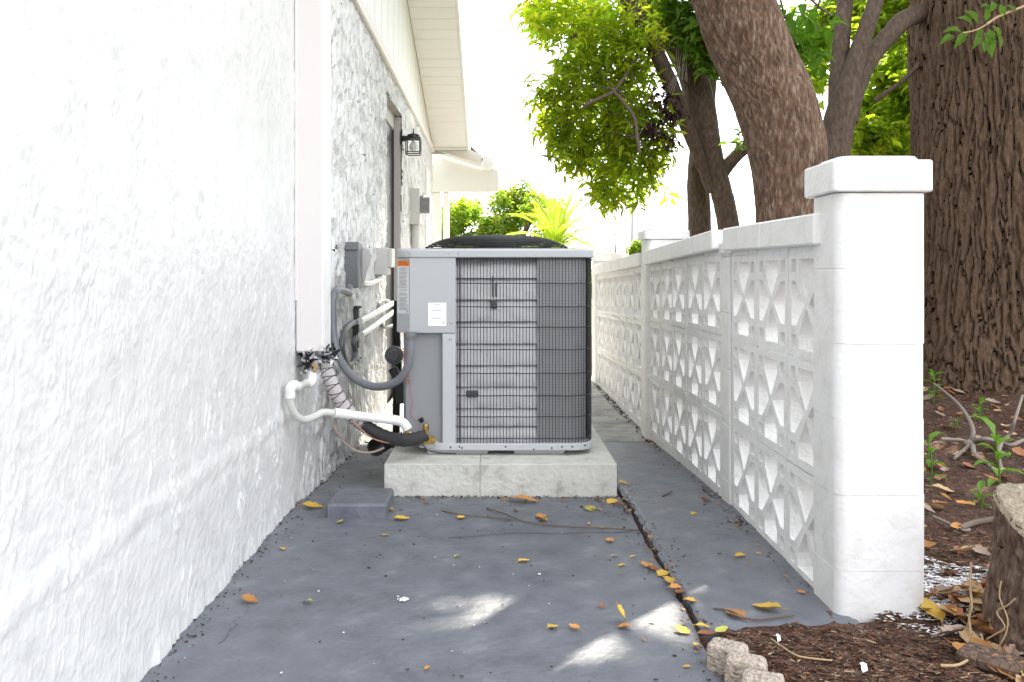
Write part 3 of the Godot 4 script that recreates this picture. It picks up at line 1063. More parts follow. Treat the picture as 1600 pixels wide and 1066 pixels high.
# ---------------------------------------------------------------- pipes, cables and boxes on the wall
func hung(called: String, label: String, category: String, pts: Array, rad, material: Material, k := 6, seg := 10, group := "") -> MeshInstance3D:
	var b := MB.new()
	b.tube(smooth(pts, k), smoothf(rad, k) if rad is Array else rad, seg)
	var o := part(called, b, material, self)
	tag(o, label, category, group)
	return o

func services() -> void:
	var rng := RandomNumberGenerator.new()
	rng.seed = 21
	# vertical cover of the refrigerant lines
	var c := thing("line_cover", "tall pale square cover boxing in the pipes down the stucco wall", "pipe cover", Vector3(-.67, -.28, -3.11))
	var b := MB.new()
	b.box(Vector3(WX + .004, P(0, 551, 3.05).y, -3.178), Vector3(-.619, 1.33, -3.05), .006)
	part("duct", b, M.cover, c)
	b = MB.new()
	b.box(Vector3(-.6188, P(0, 549, 3.05).y, -3.174), Vector3(-.6165, 1.33, -3.062), .001)
	part("side_seam", b, M.white, c)
	b = MB.new()
	b.box(Vector3(WX + .001, P(0, 470, 3.05).y, -3.062), Vector3(WX + .012, 1.33, -3.046), .002)
	part("sealant", b, M.cover, c)
	# crumpled sheeting stuffed into its lower end
	var sw := thing("stuffing", "crumpled black and silver sheeting stuffed into the foot of the pipe cover", "pipe stuffing", P(495, 565, 3.06))
	for pass_k in 2:
		b = MB.new()
		for k in 130:
			var p := P(474 + rng.randf() * 48, 549 + pow(rng.randf(), 1.6) * 32, 3.03 + rng.randf() * .10)
			if p.y < P(0, 564, 3.06).y and p.x > P(504, 0, 3.06).x: p.y += .03
			p.x = maxf(p.x, WX + .02)
			var dir := Vector3(rng.randf_range(-1, 1), rng.randf_range(-.9, .9), rng.randf_range(-.5, .5)).normalized()
			var w := Vector3(rng.randf_range(-1, 1), rng.randf_range(-1, 1), rng.randf_range(-1, 1)).cross(dir).normalized() * rng.randf_range(.003, .009)
			var mid := p + dir * .012 + w.cross(dir) * rng.randf_range(-.6, .6)
			var e := p + dir * rng.randf_range(.018, .034)
			var up := dir.cross(w).normalized()
			b.quad(p - w, p + w, mid + w, mid - w, up)
			b.quad(mid - w, mid + w, e + w * .6, e - w * .6, up + dir * .4)
		part("black_sheeting" if pass_k == 0 else "silver_sheeting", b, M.black if pass_k == 0 else M.silver, sw).set_meta("kind", "stuff")
	b = MB.new()
	b.box(P(478, 573, 3.11), P(519, 551, 3.06), .012)
	part("packing", b, M.black, sw)
	b = MB.new()
	for k in 7:
		b.lathe([Vector2(0, .009), Vector2(.007, .006), Vector2(.009, 0), Vector2(.006, -.008), Vector2(0, -.010)], P(489 + rng.randf() * 7, 565 + rng.randf() * 14, 3.04), 8)
	part("foam_sealant", b, M.straw, sw)
	# lagged refrigerant lines
	var ln := thing("refrigerant_line", "lagged refrigerant line, grey wrap above and black foam below, running to the air conditioner", "pipe", P(560, 660, 3.1))
	var up_pts := smooth([P(505, 560, 3.09), P(511, 580, 3.07), P(521, 606, 3.06), P(535, 632, 3.07), P(553, 652, 3.09), P(566, 662, 3.11)], 8)
	b = MB.new()
	b.tube(up_pts, .0255, 16)
	var lag := part("grey_wrap", b, M.wrap, ln)
	for sd in [1.0, -1.0]:
		var hel := []
		for i in up_pts.size() * 6:
			var f := float(i) / 6.0
			var i0 := mini(int(f), up_pts.size() - 2)
			var p: Vector3 = up_pts[i0].lerp(up_pts[i0 + 1], f - i0)
			var dir: Vector3 = (up_pts[i0 + 1] - up_pts[i0]).normalized()
			var s := dir.cross(Vector3.FORWARD).normalized()
			var an: float = f * 1.7 * sd + (0.0 if sd > 0 else 1.3)
			hel.append(p + (s * cos(an) + dir.cross(s) * sin(an)) * .0238)
		b = MB.new()
		b.tube(hel, .0026, 5)
		part("tape", b, M.foam, lag)
	b = MB.new()
	var lo := smooth([P(560, 656, 3.10), P(574, 668, 3.12), P(596, 680, 3.15), P(620, 687, 3.20), P(643, 687, 3.25), P(661, 682, 3.285), P(667, 679, 3.29)], 8)
	var lr := []
	for i in lo.size(): lr.append((.0245 if i < 40 else .022) + .0012 * sin(i * 1.9))
	b.tube(lo, lr, 16)
	part("black_foam", b, M.foam, ln)
	b = MB.new()
	var tie := []
	for i in 17:
		var a := TAU * i / 16
		tie.append(P(627, 686, 3.215) + Vector3(cos(a) * .006, sin(a) * .027, cos(a) * .027))
	b.tube(tie, .002, 5, false)
	b.tube([P(631, 672, 3.19), P(640, 662, 3.19)], .0016, 5)
	part("cable_tie", b, M.black, ln)
	# condensate drain
	var dr := thing("drain_pipe", "white plastic drain pipe with an S bend in front of the stucco wall", "pipe", P(540, 650, 3.0))
	b = MB.new()
	b.tube(smooth([P(487, 573, 3.06), P(487, 588, 3.05), P(487, 594, 3.04)], 4), .0135, 14)
	b.tube(smooth([P(488, 585, 3.045), P(488, 592, 3.04), P(485, 598, 3.03), P(479, 600, 3.01)], 5), .0175, 14)
	part("elbow", b, M.pvc, dr)
	b = MB.new()
	b.tube([P(482, 599, 3.02), P(462, 605, 2.89)], .0135, 14)
	part("straight", b, M.pvc_old, dr)
	b = MB.new()
	b.tube(smooth([P(464, 604, 2.90), P(458, 602, 2.875), P(453.5, 607, 2.865), P(453, 614, 2.865), P(453, 622, 2.865)], 5), .0178, 14)
	part("elbow", b, M.pvc, dr)
	b = MB.new()
	b.tube(smooth([P(453, 618, 2.865), P(454, 632, 2.87), P(461, 648, 2.89), P(474, 656, 2.93), P(489, 652, 2.98), P(503, 645, 3.01), P(516, 645, 3.03), P(526, 646, 3.04)], 7), .0135, 14)
	part("bend", b, M.pvc_old, dr)
	b = MB.new()
	b.tube([P(522, 645, 3.03), P(546, 648, 3.06)], .0182, 14)
	part("coupling", b, M.pvc, dr)
	b = MB.new()
	b.tube([P(545, 648, 3.06), P(622, 658, 3.14)], .0160, 14)
	part("straight", b, M.pvc, dr)
	b = MB.new()
	b.tube(smooth([P(610, 656, 3.13), P(624, 658, 3.14), P(632, 663, 3.14), P(637, 671, 3.14)], 4), .0182, 14, true)
	part("end_elbow", b, M.pvc, dr)
	# thin control wires
	hung("control_cable", "thin tan cable sagging from the pipe cover down to the paving", "cable", [P(513, 595, 3.12), W(512, 615, .03), W(514, 640, .03), P(520, 662, 3.09), P(535, 688, 3.12), P(556, 704, 3.15), P(580, 707, 3.18), P(600, 700, 3.2)], .004, M.tan_wire)
	hung("control_cable", "thin pinkish wire lying under the black foam pipe", "cable", [P(550, 658, 3.05), P(565, 672, 3.07), P(580, 684, 3.10), P(600, 691, 3.14), P(622, 692, 3.19)], .0028, M.copper_wire)
	hung("cord", "thin black cord lying in front of the air conditioner base", "cord", [P(600, 690, 3.24), P(640, 693, 3.24), P(662, 697, 3.23), P(668, 704, 3.22), P(690, 708, 3.22), P(712, 709, 3.24)], .0022, M.black)
	# coiled thermostat wire
	b = MB.new()
	var hel := []
	for i in 180:
		var f := i / 179.0
		var an := f * TAU * 13.0
		var mid := P(lerpf(633, 637, f), lerpf(543, 600, f), 3.33)
		hel.append(mid + Vector3(cos(an) * .011, 0, sin(an) * .008))
	for q in [P(641, 612, 3.33), P(645, 630, 3.335), P(641, 648, 3.34), P(648, 655, 3.34), P(656, 657, 3.34)]: hel.append(q)
	b.tube(hel, .0016, 5)
	var coil := part("coiled_wire", b, M.copper_wire, self)
	tag(coil, "coiled reddish wire hanging beside the grey service panel", "wire")
	b = MB.new()
	b.tube([P(654, 657, 3.335), P(661, 654, 3.335)], .0055, 8)
	b.tube([P(657, 660, 3.335), P(662, 657, 3.335)], .0045, 8)
	part("wire_nut", b, M.black, coil)
	# flexible whip from control box to disconnect
	var wh := thing("flexible_conduit", "thick grey flexible conduit looping from the control box to the disconnect", "conduit", P(580, 560, 3.5))
	b = MB.new()
	b.tube(smooth([P(641, 520, 3.27), P(641, 548, 3.27), P(637, 572, 3.28), P(625, 592, 3.30), P(603, 603, 3.33), P(578, 603, 3.37), P(555, 592, 3.41), P(537, 572, 3.46), P(526, 548, 3.50), P(521, 520, 3.54), P(520, 490, 3.56), P(520, 468, 3.58), P(524, 456, 3.62), P(532, 453, 3.72), P(541, 456, 3.83), P(546, 458, 3.90), P(546, 448, 3.94)], 6), .0158, 14)
	part("hose", b, M.conduit, wh)
	b = MB.new()
	b.tube([P(641, 519, 3.27), P(641, 526, 3.27)], .024, 16)
	b.tube([P(641, 526, 3.27), P(641, 531, 3.27)], .020, 16)
	part("connector", b, M.grey, wh)
	# disconnect box with its cover ajar
	var dc := thing("disconnect_box", "dark grey disconnect box with its cover hinged open on the stucco", "electrical box", W(545, 415, .05))
	b = MB.new()
	b.box(Vector3(WX + .006, P(0, 450, 4.0).y, -4.13), Vector3(-.648, P(0, 379, 4.0).y, -4.0), .005)
	var body := part("housing", b, M.grey, dc)
	b = MB.new()
	b.box(Vector3(WX + .006, P(0, 391, 4.0).y, -4.002), Vector3(-.645, P(0, 378, 4.0).y, -3.992), .003)
	part("lid_flange", b, M.grey, body)
	b = MB.new()
	b.slab(PackedVector2Array([Vector2(0, P(0, 450, 4.15).y), Vector2(.012, P(0, 450, 4.15).y), Vector2(.055, P(0, 400, 4.15).y), Vector2(.045, P(0, 390, 4.15).y), Vector2(0, P(0, 385, 4.15).y)]), -4.142, -4.134, Transform3D(Basis(), Vector3(-.66, 0, 0)))
	part("open_cover", b, M.grey_light, dc)
	# smaller box by the door
	var sb := thing("switch_box", "small pale grey switch box on the stucco beside the dark door", "electrical box", W(595, 408, .04))
	b = MB.new()
	b.box(Vector3(WX + .006, P(0, 430, 5.0).y, -5.16), Vector3(-.638, P(0, 387, 5.0).y, -5.0), .006)
	part("housing", b, M.grey_light, sb)
	b = MB.new()
	b.box(Vector3(-.640, P(0, 418, 5.0).y, -5.17), Vector3(-.615, P(0, 388, 5.0).y, -5.01), .005)
	part("cover", b, M.grey_light, sb)
	hung("conduit_stub", "short pale conduit curving under the small switch box", "conduit", [W(562, 434, .03), W(568, 441, .035), W(575, 443, .035), W(586, 440, .035), W(592, 437, .035), W(594, 430, .035)], .014, M.pvc, 5)
	hung("cable_loop", "slim grey conduit looping down the stucco below the disconnect box", "conduit", [W(560, 502, .04), W(548, 507, .03), W(538, 519, .03), W(534, 540, .03), W(538, 560, .03), W(545, 570, .03), W(552, 565, .035), W(555, 550, .035), W(553, 535, .035), W(557, 527, .04)], .0135, M.grey, 6)
	# strut and two horizontal pipes
	var st := thing("pipe_strut", "short upright metal channel holding two white pipes", "bracket", W(557, 512, .03))
	b = MB.new()
	var s0 := W(557, 545, .03)
	var s1 := W(557, 482, .03)
	b.box(Vector3(WX + .006, s0.y, s0.z - .03), Vector3(WX + .04, s1.y, s0.z + .004), .003)
	b.box(Vector3(WX + .006, s1.y, s0.z - .034), Vector3(WX + .052, s1.y + .012, s0.z + .006), .002)
	part("channel", b, M.grey_dark, st)
	hung("water_pipe", "upper of two white pipes running along the stucco behind the air conditioner", "pipe", [W(562, 502, .055), W(590, 487, .055), W(614, 474, .055)], .016, M.pvc, 4, 12, "white pipes along the stucco wall")
	hung("water_pipe", "lower of two white pipes running along the stucco behind the air conditioner", "pipe", [W(564, 523, .055), W(590, 505, .055), W(614, 488, .055)], .016, M.pvc, 4, 12, "white pipes along the stucco wall")
	hung("cable_loop", "dark curled cable against the wall behind the upper white pipe", "cable", [W(592, 485, .03), W(593, 473, .03), W(600, 470, .03), W(608, 471, .04)], .011, M.grey, 5)
	hung("cable_loop", "short grey conduit tail by the door below the white pipes", "conduit", [W(595, 507, .03), W(598, 511, .04), W(607, 511, .05), W(613, 509, .06)], .011, M.grey, 5)
	# gas regulator in front of the door opening
	var gg := thing("gas_regulator", "round grey regulator on a dark upright pipe between wall and air conditioner", "gas regulator", P(615, 700, 4.2))
	b = MB.new()
	b.tube([P(621, 470, 4.25), P(619, 520, 4.25), P(622, 570, 4.25), P(619, 640, 4.25), P(619, 700, 4.25)], .019, 10)
	part("riser", b, M.black, gg)
	b = MB.new()
	b.lathe([Vector2(0, .03), Vector2(.025, .03), Vector2(.030, .022), Vector2(.043, .020), Vector2(.046, .012), Vector2(.046, -.006), Vector2(.040, -.02), Vector2(0, -.03)], P(616, 555, 4.18), 24, Basis(Vector3.RIGHT, PI / 2))
	part("diaphragm_case", b, M.grey, gg)
	b = MB.new()
	b.tube([P(613, 575, 4.2), P(624, 596, 4.2), P(626, 630, 4.2)], .024, 10)
	part("valve_body", b, M.grey_dark, gg)
	# end of buried drain
	var ed := thing("drain_end", "open end of a black drain pipe lying beside the concrete pad", "drain pipe", onground(585, 705))
	b = MB.new()
	b.lathe([Vector2(.030, 0), Vector2(.036, 0), Vector2(.036, .16), Vector2(.030, .16), Vector2(.030, 0)], P(587, 699, 3.42), 18, Basis(Vector3(.2, 0, -1).cross(Vector3.UP).normalized(), -PI / 2))
	part("pipe", b, M.black, ed)
	# wall lantern
	var la := thing("wall_lantern", "black lantern with a clear bulb on the stucco beyond the door", "wall lamp", W(640, 225, .08))
	var lp := P(646, 226, 6.45)
	b = MB.new()
	b.lathe([Vector2(0, .016), Vector2(.040, .012), Vector2(.052, 0)], Vector3(WX + .006, lp.y + .045, lp.z), 18, Basis(Vector3(0, 0, 1), -PI / 2))
	b.box(Vector3(WX + .004, lp.y - .01, lp.z - .05), Vector3(WX + .018, lp.y + .10, lp.z + .05), .006)
	b.tube([Vector3(WX + .01, lp.y + .045, lp.z), Vector3(lp.x - .02, lp.y + .05, lp.z)], [.026, .012], 12)
	part("bracket", b, M.lamp_black, la)
	b = MB.new()
	b.lathe([Vector2(0, .125), Vector2(.004, .12), Vector2(.004, .09), Vector2(.022, .082), Vector2(.046, .074), Vector2(.050, .058), Vector2(.060, .054), Vector2(.060, .046), Vector2(0, .046)], lp, 20)
	part("roof", b, M.lamp_black, la)
	b = MB.new()
	for sx in [-1, 1]:
		for sz in [-1, 1]:
			b.box(lp + Vector3(sx * .052 - .004, -.076, sz * .052 - .004), lp + Vector3(sx * .052 + .004, .047, sz * .052 + .004), .001)
	for yy in [-.078, .040, -.064]:
		for sx in [-1, 1]:
			b.box(lp + Vector3(sx * .052 - .0045, yy, -.047), lp + Vector3(sx * .052 + .0045, yy + .007, .047), .001)
			b.box(lp + Vector3(-.047, yy, sx * .052 - .0045), lp + Vector3(.047, yy + .007, sx * .052 + .0045), .001)
	part("cage", b, M.lamp_black, la)
	b = MB.new()
	b.lathe([Vector2(0, -.052), Vector2(.020, -.046), Vector2(.030, -.024), Vector2(.028, -.004), Vector2(.014, .016), Vector2(.013, .046)], lp, 18)
	part("bulb", b, M.frost, la)
	# electric meter enclosure and riser
	var me := thing("meter_enclosure", "tall pale grey meter enclosure with a conduit below it near the wall's end", "electrical box", W(645, 320, .06))
	var m0 := P(640, 350, 7.0)
	var m1 := P(656, 294, 7.0)
	b = MB.new()
	b.box(Vector3(WX + .006, m0.y, -7.25), Vector3(P(655.5, 0, 7.0).x, m1.y, -7.0), .008)
	var mb2 := part("housing", b, M.grey_light, me)
	b = MB.new()
	b.tube([Vector3(P(655, 0, 7.0).x - .01, P(0, 318, 7.0).y, -7.10), Vector3(P(655, 0, 7.0).x + .085, P(0, 318, 7.0).y, -7.10)], .075, 22)
	part("meter_socket", b, M.grey, mb2)
	b = MB.new()
	b.tube([Vector3(P(655, 0, 7.0).x + .080, P(0, 318, 7.0).y, -7.10), Vector3(P(655, 0, 7.0).x + .092, P(0, 318, 7.0).y, -7.10)], .082, 22)
	part("meter_ring", b, M.white, mb2)
	b = MB.new()
	b.tube([Vector3(-.672, m0.y + .01, -7.1), Vector3(-.672, -.9, -7.1)], .034, 16)
	part("riser", b, M.grey_light, me)
	# little painted block on the slab
	b = MB.new()
	b.box(Vector3(-.575, -.86, -3.09), Vector3(-.370, G(2.87) + .047, -2.868), .008)
	var bl := part("painted_paver", b, M.slab, self)
	tag(bl, "flat block painted slate grey like the floor, left of the concrete pad", "paver")

# ---------------------------------------------------------------- plants
func leaf(b: MB, at: Vector3, dir: Vector3, up: Vector3, l: float, w: float, curl := .15) -> void:
	dir = dir.normalized()
	var s := dir.cross(up).normalized()
	var nn := s.cross(dir).normalized()
	var p0 := at
	var p1 := at + dir * l * .35 + nn * l * curl * .25
	var p2 := at + dir * l * .70 + nn * l * curl * .10
	var p3 := at + dir * l - nn * l * curl * .45
	var lift := nn * w * .22
	for k in [-1.0, 1.0]:
		var a: Vector3 = p1 + s * w * .50 * k + lift
		var c: Vector3 = p2 + s * w * .40 * k + lift
		b.flat(p0, a, p1, nn)
		b.flat(p1, a, c, nn)
		b.flat(p1, c, p2, nn)
		b.flat(p2, c, p3, nn)

func sprig(rng: RandomNumberGenerator, n: int, l: float, w: float, spread: float) -> ArrayMesh:
	var b := MB.new()
	for k in n:
		var t := float(k) / n
		var az := k * 2.4 + rng.randf()
		var dir := Vector3(cos(az), rng.randf_range(-.7, .35), sin(az)).normalized()
		var at := Vector3(rng.randf_range(-.2, .2), t - .5, rng.randf_range(-.2, .2)) * spread
		b.col = Color.from_hsv(0, 0, 1.0) * rng.randf_range(.75, 1.15)
		leaf(b, at, dir, Vector3(rng.randf_range(-.4, .4), 1, rng.randf_range(-.4, .4)).normalized(), l * rng.randf_range(.7, 1.15), w * rng.randf_range(.8, 1.15), rng.randf_range(.05, .35))
	return b.mesh()

# clumps: [centre, radii, how many]; keep: a test that leaves gaps
func crown(called: String, parent: Node3D, m: ArrayMesh, material: Material, clumps: Array, sc: float, rng: RandomNumberGenerator, keep = null, warm := .5) -> void:
	var xs := []
	var cols := []
	for c in clumps:
		var tint := rng.randf_range(.75, 1.2)
		for k in c[2]:
			var v := Vector3(rng.randfn(), rng.randfn(), rng.randfn()).normalized() * pow(rng.randf(), .45)
			var p: Vector3 = c[0] + v * c[1]
			if keep != null and not keep.call(p):
				continue
			var bs := Basis.from_euler(Vector3(rng.randf_range(-.7, .7), rng.randf() * TAU, rng.randf_range(-.7, .7))).scaled(Vector3.ONE * sc * rng.randf_range(.7, 1.25))
			xs.append(Transform3D(bs, p - parent.position))
			var t := tint * rng.randf_range(.75, 1.25)
			var y := rng.randf() * warm
			cols.append(Color(t * (1.0 + y * .9), t * (1.0 + y * .25), t * (1.0 - y * .4)))
	var mm := MultiMesh.new()
	mm.transform_format = MultiMesh.TRANSFORM_3D
	mm.use_colors = true
	mm.mesh = m
	mm.instance_count = xs.size()
	for i in xs.size():
		mm.set_instance_transform(i, xs[i])
		mm.set_instance_color(i, cols[i])
	var o := MultiMeshInstance3D.new()
	o.multimesh = mm
	o.material_override = material
	o.name = numbered(parent, called)
	parent.add_child(o, true)
	o.set_meta("kind", "stuff")

# a limb with bark ridges: rings displaced by stretched noise
func limb(b: MB, pts: Array, rad: Array, seg: int, k: int, amp: float, fr: float, stretch: float, sd: float, ridge := true) -> void:
	var c := smooth(pts, k)
	var r := smoothf(rad, k)
	var m := c.size()
	var side := Vector3.ZERO
	var run := 0.0
	var ring := PackedVector3Array()
	for j in m:
		var dir: Vector3 = (c[mini(j + 1, m - 1)] - c[maxi(j - 1, 0)]).normalized()
		if side == Vector3.ZERO: side = dir.cross(Vector3.FORWARD).normalized()
		side = (side - dir * side.dot(dir)).normalized()
		var up := dir.cross(side)
		if j > 0: run += c[j].distance_to(c[j - 1])
		for i in seg + 1:
			var an := TAU * (i % seg) / seg
			var o := side * cos(an) + up * sin(an)
			var q: Vector3 = o * r[j] * fr
			var wob := sn2.get_noise_3d(q.x * .5 + sd, run * 3.0, q.z * .5 + q.y * .5) * .32
			var h := 0.0
			if ridge:
				var v1 := 1.0 - absf(sn1.get_noise_3d((q.x + wob) + sd, run * fr / stretch, q.z + wob + q.y)) * 2.4
				h = clampf(v1, 0.0, 1.0)
				h = -smoothstep(.30, .95, h) + .16 * sn3.get_noise_3d(q.x * 3.0, run * fr * .5, q.z * 3.0 + sd)
			else:
				h = sn1.get_noise_3d(q.x + sd, run * fr / stretch, q.z + q.y) * .7 + .4 * sn3.get_noise_3d(q.x * 3.0, run * fr, q.z * 3.0)
			ring.append(c[j] + o * (r[j] * (1.0 + .06 * sn2.get_noise_3d(o.x * .9 + sd, run * .8, o.z * .9)) + amp * h))
	var mid := PackedVector3Array(c)
	var at := {"i": 0}
	var cnt := seg + 1
	b.grid(ring, cnt, m, func(_p):
		var j: int = at.i / cnt
		at.i += 1
		return _p - mid[j])

func gp(d: float, x: float) -> float: return soil_height(x, d)

func trees(sun: Vector3) -> void:
	var rng := RandomNumberGenerator.new()
	rng.seed = 77
	var small := sprig(rng, 16, .105, .040, .22)
	var narrow := sprig(rng, 16, .115, .028, .24)
	var big := sprig(rng, 11, .17, .062, .28)
	# --- the great trunk on the right
	var t1 := thing("large_tree", "massive tree with deeply furrowed bark at the right edge of the view", "tree", Vector3(3.40, -.8, -5.6))
	var b := MB.new()
	limb(b, [Vector3(3.44, -.95, -5.6), Vector3(3.42, -.72, -5.6), Vector3(3.40, -.35, -5.6), Vector3(3.40, .3, -5.6), Vector3(3.40, 1.0, -5.6), Vector3(3.38, 1.7, -5.6), Vector3(3.36, 2.6, -5.62), Vector3(3.3, 3.6, -5.7)], [.84, .74, .645, .60, .59, .60, .62, .50], 560, 40, .027, 21.0, 15.0, 3.0)
	part("trunk", b, M.bark, t1)
	b = MB.new()
	limb(b, [Vector3(3.4, 2.4, -5.6), Vector3(2.4, 3.6, -5.0), Vector3(1.4, 4.4, -4.2), Vector3(.6, 4.9, -3.4)], [.30, .22, .15, .06], 40, 8, .012, 20.0, 3.0, 5.0)
	part("limb", b, M.bark, t1)
	b = MB.new()
	limb(b, [Vector3(3.4, 2.6, -5.6), Vector3(4.2, 4.2, -5.2), Vector3(5.2, 5.4, -4.6)], [.32, .22, .08], 40, 8, .012, 20.0, 3.0, 6.0)
	part("limb", b, M.bark, t1)
	# --- leaning trunk behind the wall
	var t2 := thing("leaning_tree", "thick flaky brown trunk leaning left behind the pierced wall beside the big pillar", "tree", P(1225, 690, 4.3))
	b = MB.new()
	limb(b, [P(1240, 690, 4.3), P(1234, 560, 4.3), P(1232, 400, 4.3), P(1232, 330, 4.3), P(1231, 240, 4.3), P(1210, 160, 4.3), P(1188, 110, 4.3), P(1160, 45, 4.28), P(1135, -25, 4.25), P(1080, -160, 4.2), P(1010, -330, 4.1)], [.23, .20, .165, .158, .192, .198, .193, .190, .185, .16, .11], 190, 12, .010, 34.0, 3.2, 11.0)
	part("trunk", b, M.bark_red, t2)
	# --- the fork behind the pillar
	var t3 := thing("forked_tree", "smooth barked tree forking into three stems between the pillar and the great trunk", "tree", P(1300, 690, 5.0))
	b = MB.new()
	limb(b, [P(1290, 690, 5.0), P(1293, 420, 5.0), P(1297, 270, 5.0), P(1306, 215, 5.0), P(1318, 165, 5.0), P(1328, 125, 5.0), P(1342, 80, 5.0), P(1356, 40, 5.0), P(1369, 0, 5.0), P(1392, -70, 5.0), P(1430, -220, 5.0)], [.15, .12, .10, .095, .085, .062, .052, .047, .044, .04, .03], 60, 8, .004, 30.0, 2.5, 17.0, false)
	part("trunk", b, M.bark_grey, t3)
	b = MB.new()
	limb(b, [P(1310, 178, 5.02), P(1310, 140, 5.05), P(1312, 100, 5.07), P(1316, 50, 5.08), P(1321, 0, 5.1), P(1330, -100, 5.1)], [.058, .056, .052, .048, .045, .035], 44, 8, .003, 30.0, 2.5, 18.0, false)
	part("limb", b, M.bark_grey, t3)
	b = MB.new()
	limb(b, [P(1326, 190, 5.06), P(1334, 150, 5.1), P(1350, 108, 5.15), P(1370, 78, 5.2), P(1392, 52, 5.25), P(1415, 30, 5.35), P(1445, 18, 5.7), P(1470, 0, 6.0), P(1500, -40, 6.3)], [.050, .056, .054, .052, .055, .058, .06, .06, .05], 44, 8, .004, 30.0, 2.5, 19.0, false)
	part("limb", b, M.bark_grey, t3)
	b = MB.new()
	b.tube(smooth([P(1450, 88, 5.6), P(1425, 112, 5.6), P(1408, 128, 5.6), P(1385, 145, 5.6), P(1366, 158, 5.6)], 5), .016, 8)
	part("branch", b, M.bark_grey, t3)
	# --- several stems farther left
	var t4 := thing("multi_stem_tree", "tree with several stems leaning left above the middle of the wall", "tree", P(1110, 600, 7.0))
	var stems := [
		[[P(1160, 560, 7.0), P(1148, 430, 7.0), P(1137, 345, 7.0), P(1127, 300, 7.0), P(1116, 260, 7.0), P(1105, 215, 7.0), P(1094, 165, 7.0), P(1080, 110, 7.0), P(1052, 55, 7.0), P(1019, 0, 7.0), P(965, -100, 6.9), P(890, -240, 6.6)], [.14, .10, .086, .086, .086, .100, .122, .118, .114, .110, .08, .05]],
		[[P(1092, 560, 7.3), P(1092, 430, 7.3), P(1093, 350, 7.3), P(1091, 290, 7.3), P(1093, 240, 7.28), P(1100, 180, 7.25), P(1106, 115, 7.25), P(1107, 55, 7.25), P(1102, 0, 7.25), P(1095, -140, 7.2)], [.12, .10, .094, .094, .085, .08, .08, .075, .07, .05]],
		[[P(1112, 300, 7.0), P(1092, 245, 6.95), P(1072, 195, 6.88), P(1052, 140, 6.8), P(1034, 100, 6.75), P(1016, 60, 6.7), P(1000, 30, 6.7), P(982, 0, 6.7), P(950, -70, 6.6), P(900, -170, 6.4)], [.04, .05, .056, .060, .062, .064, .064, .064, .055, .03]],
		[[P(1122, 283, 7.0), P(1134, 262, 7.0), P(1148, 246, 7.0), P(1164, 232, 7.0), P(1186, 222, 7.0), P(1230, 180, 7.1)], [.05, .056, .052, .050, .048, .04]]]
	var first := true
	for s in stems:
		b = MB.new()
		limb(b, s[0], s[1], 64, 8, .005, 30.0, 3.0, 23.0 + s[1][0] * 50, false)
		part("trunk" if first else "limb", b, M.bark_grey, t4)
		first = false
	b = MB.new()
	for q in [
		[P(1006, 66, 6.8), P(985, 105, 6.6), P(962, 140, 6.5), P(940, 152, 6.4), P(912, 165, 6.3)], [P(958, 142, 6.5), P(975, 160, 6.4), P(992, 185, 6.4), P(996, 215, 6.35), P(1000, 240, 6.3)],
		[P(1055, 80, 6.9), P(1000, 40, 6.8), P(950, 42, 6.7), P(930, 10, 6.6)], [P(930, 10, 6.6), P(910, 45, 6.5), P(890, 60, 6.4)]]:
		b.tube(smooth(q, 5), .013, 7)
	part("branch", b, M.twig, t4)
	b = MB.new()
	for k in 9:
		var x0 := 1060 + k * 1.8
		b.tube(smooth([P(x0 + 4, 55, 6.7), P(x0 + rng.randf_range(-4, 4), 85, 6.68), P(x0 + rng.randf_range(-6, 4), 110 + rng.randf() * 25, 6.66)], 4), .004, 5)
	for k in 4:
		b.tube(smooth([P(1062, 110, 6.66), P(1050 - k * 5, 150, 6.6), P(1040 - k * 7, 190 + k * 4, 6.55)], 4), .003, 5)
	part("dead_twig", b, M.root, t4)
	# clumps of leaves hanging left of the stems
	var cl := []
	for q in [[838, 18, 26, 34], [880, 30, 48, 60], [930, 40, 55, 80], [975, 45, 55, 80], [1010, 30, 45, 50], [905, 95, 42, 50], [955, 105, 48, 60], [995, 120, 45, 50], [885, 150, 38, 55], [930, 165, 45, 70], [975, 175, 42, 60], [1010, 175, 30, 34], [868, 205, 30, 42], [905, 220, 40, 56], [950, 232, 40, 60], [990, 228, 30, 40], [890, 243, 22, 20], [958, 275, 26, 38], [948, 302, 19, 22], [1000, 270, 26, 30], [1028, 205, 26, 28], [1036, 232, 18, 18], [1020, 285, 16, 7], [1000, 300, 10, 4], [852, 150, 20, 14], [862, 180, 20, 14], [965, 310, 10, 6]]:
		var d := 6.4 + rng.randf() * .6
		cl.append([P(q[0], q[1], d), Vector3.ONE * float(q[2]) / 1330.0 * d * Vector3(1, 1, 1.4).length() / 1.72, int(q[3] * .42)])
	b = MB.new()
	for q in cl:
		var from: Vector3 = [P(1000, 40, 6.75), P(962, 140, 6.5), P(996, 215, 6.35), P(930, 10, 6.6), P(1030, 95, 6.75)][rng.randi() % 5]
		var to: Vector3 = q[0]
		if from.distance_to(to) < 1.1:
			b.tube(smooth([from, from.lerp(to, .4) + Vector3(rng.randf_range(-.06, .06), .05, 0), from.lerp(to, .75) + Vector3(rng.randf_range(-.05, .05), .03, 0), to + Vector3(0, -.04, 0)], 4), .0045, 5)
	part("twig", b, M.twig, t4)
	crown("foliage", t4, narrow, M.leaf, cl, 1.1, rng, null, .7)
	cl = []
	for q in [[1095, 40, 30, 22], [1112, 75, 26, 18], [1120, 100, 18, 12], [1100, 20, 26, 18], [1060, 10, 30, 16], [1160, 215, 10, 3]]:
		cl.append([P(q[0], q[1], 6.6), Vector3.ONE * float(q[2]) / 1330.0 * 6.6, int(q[3])])
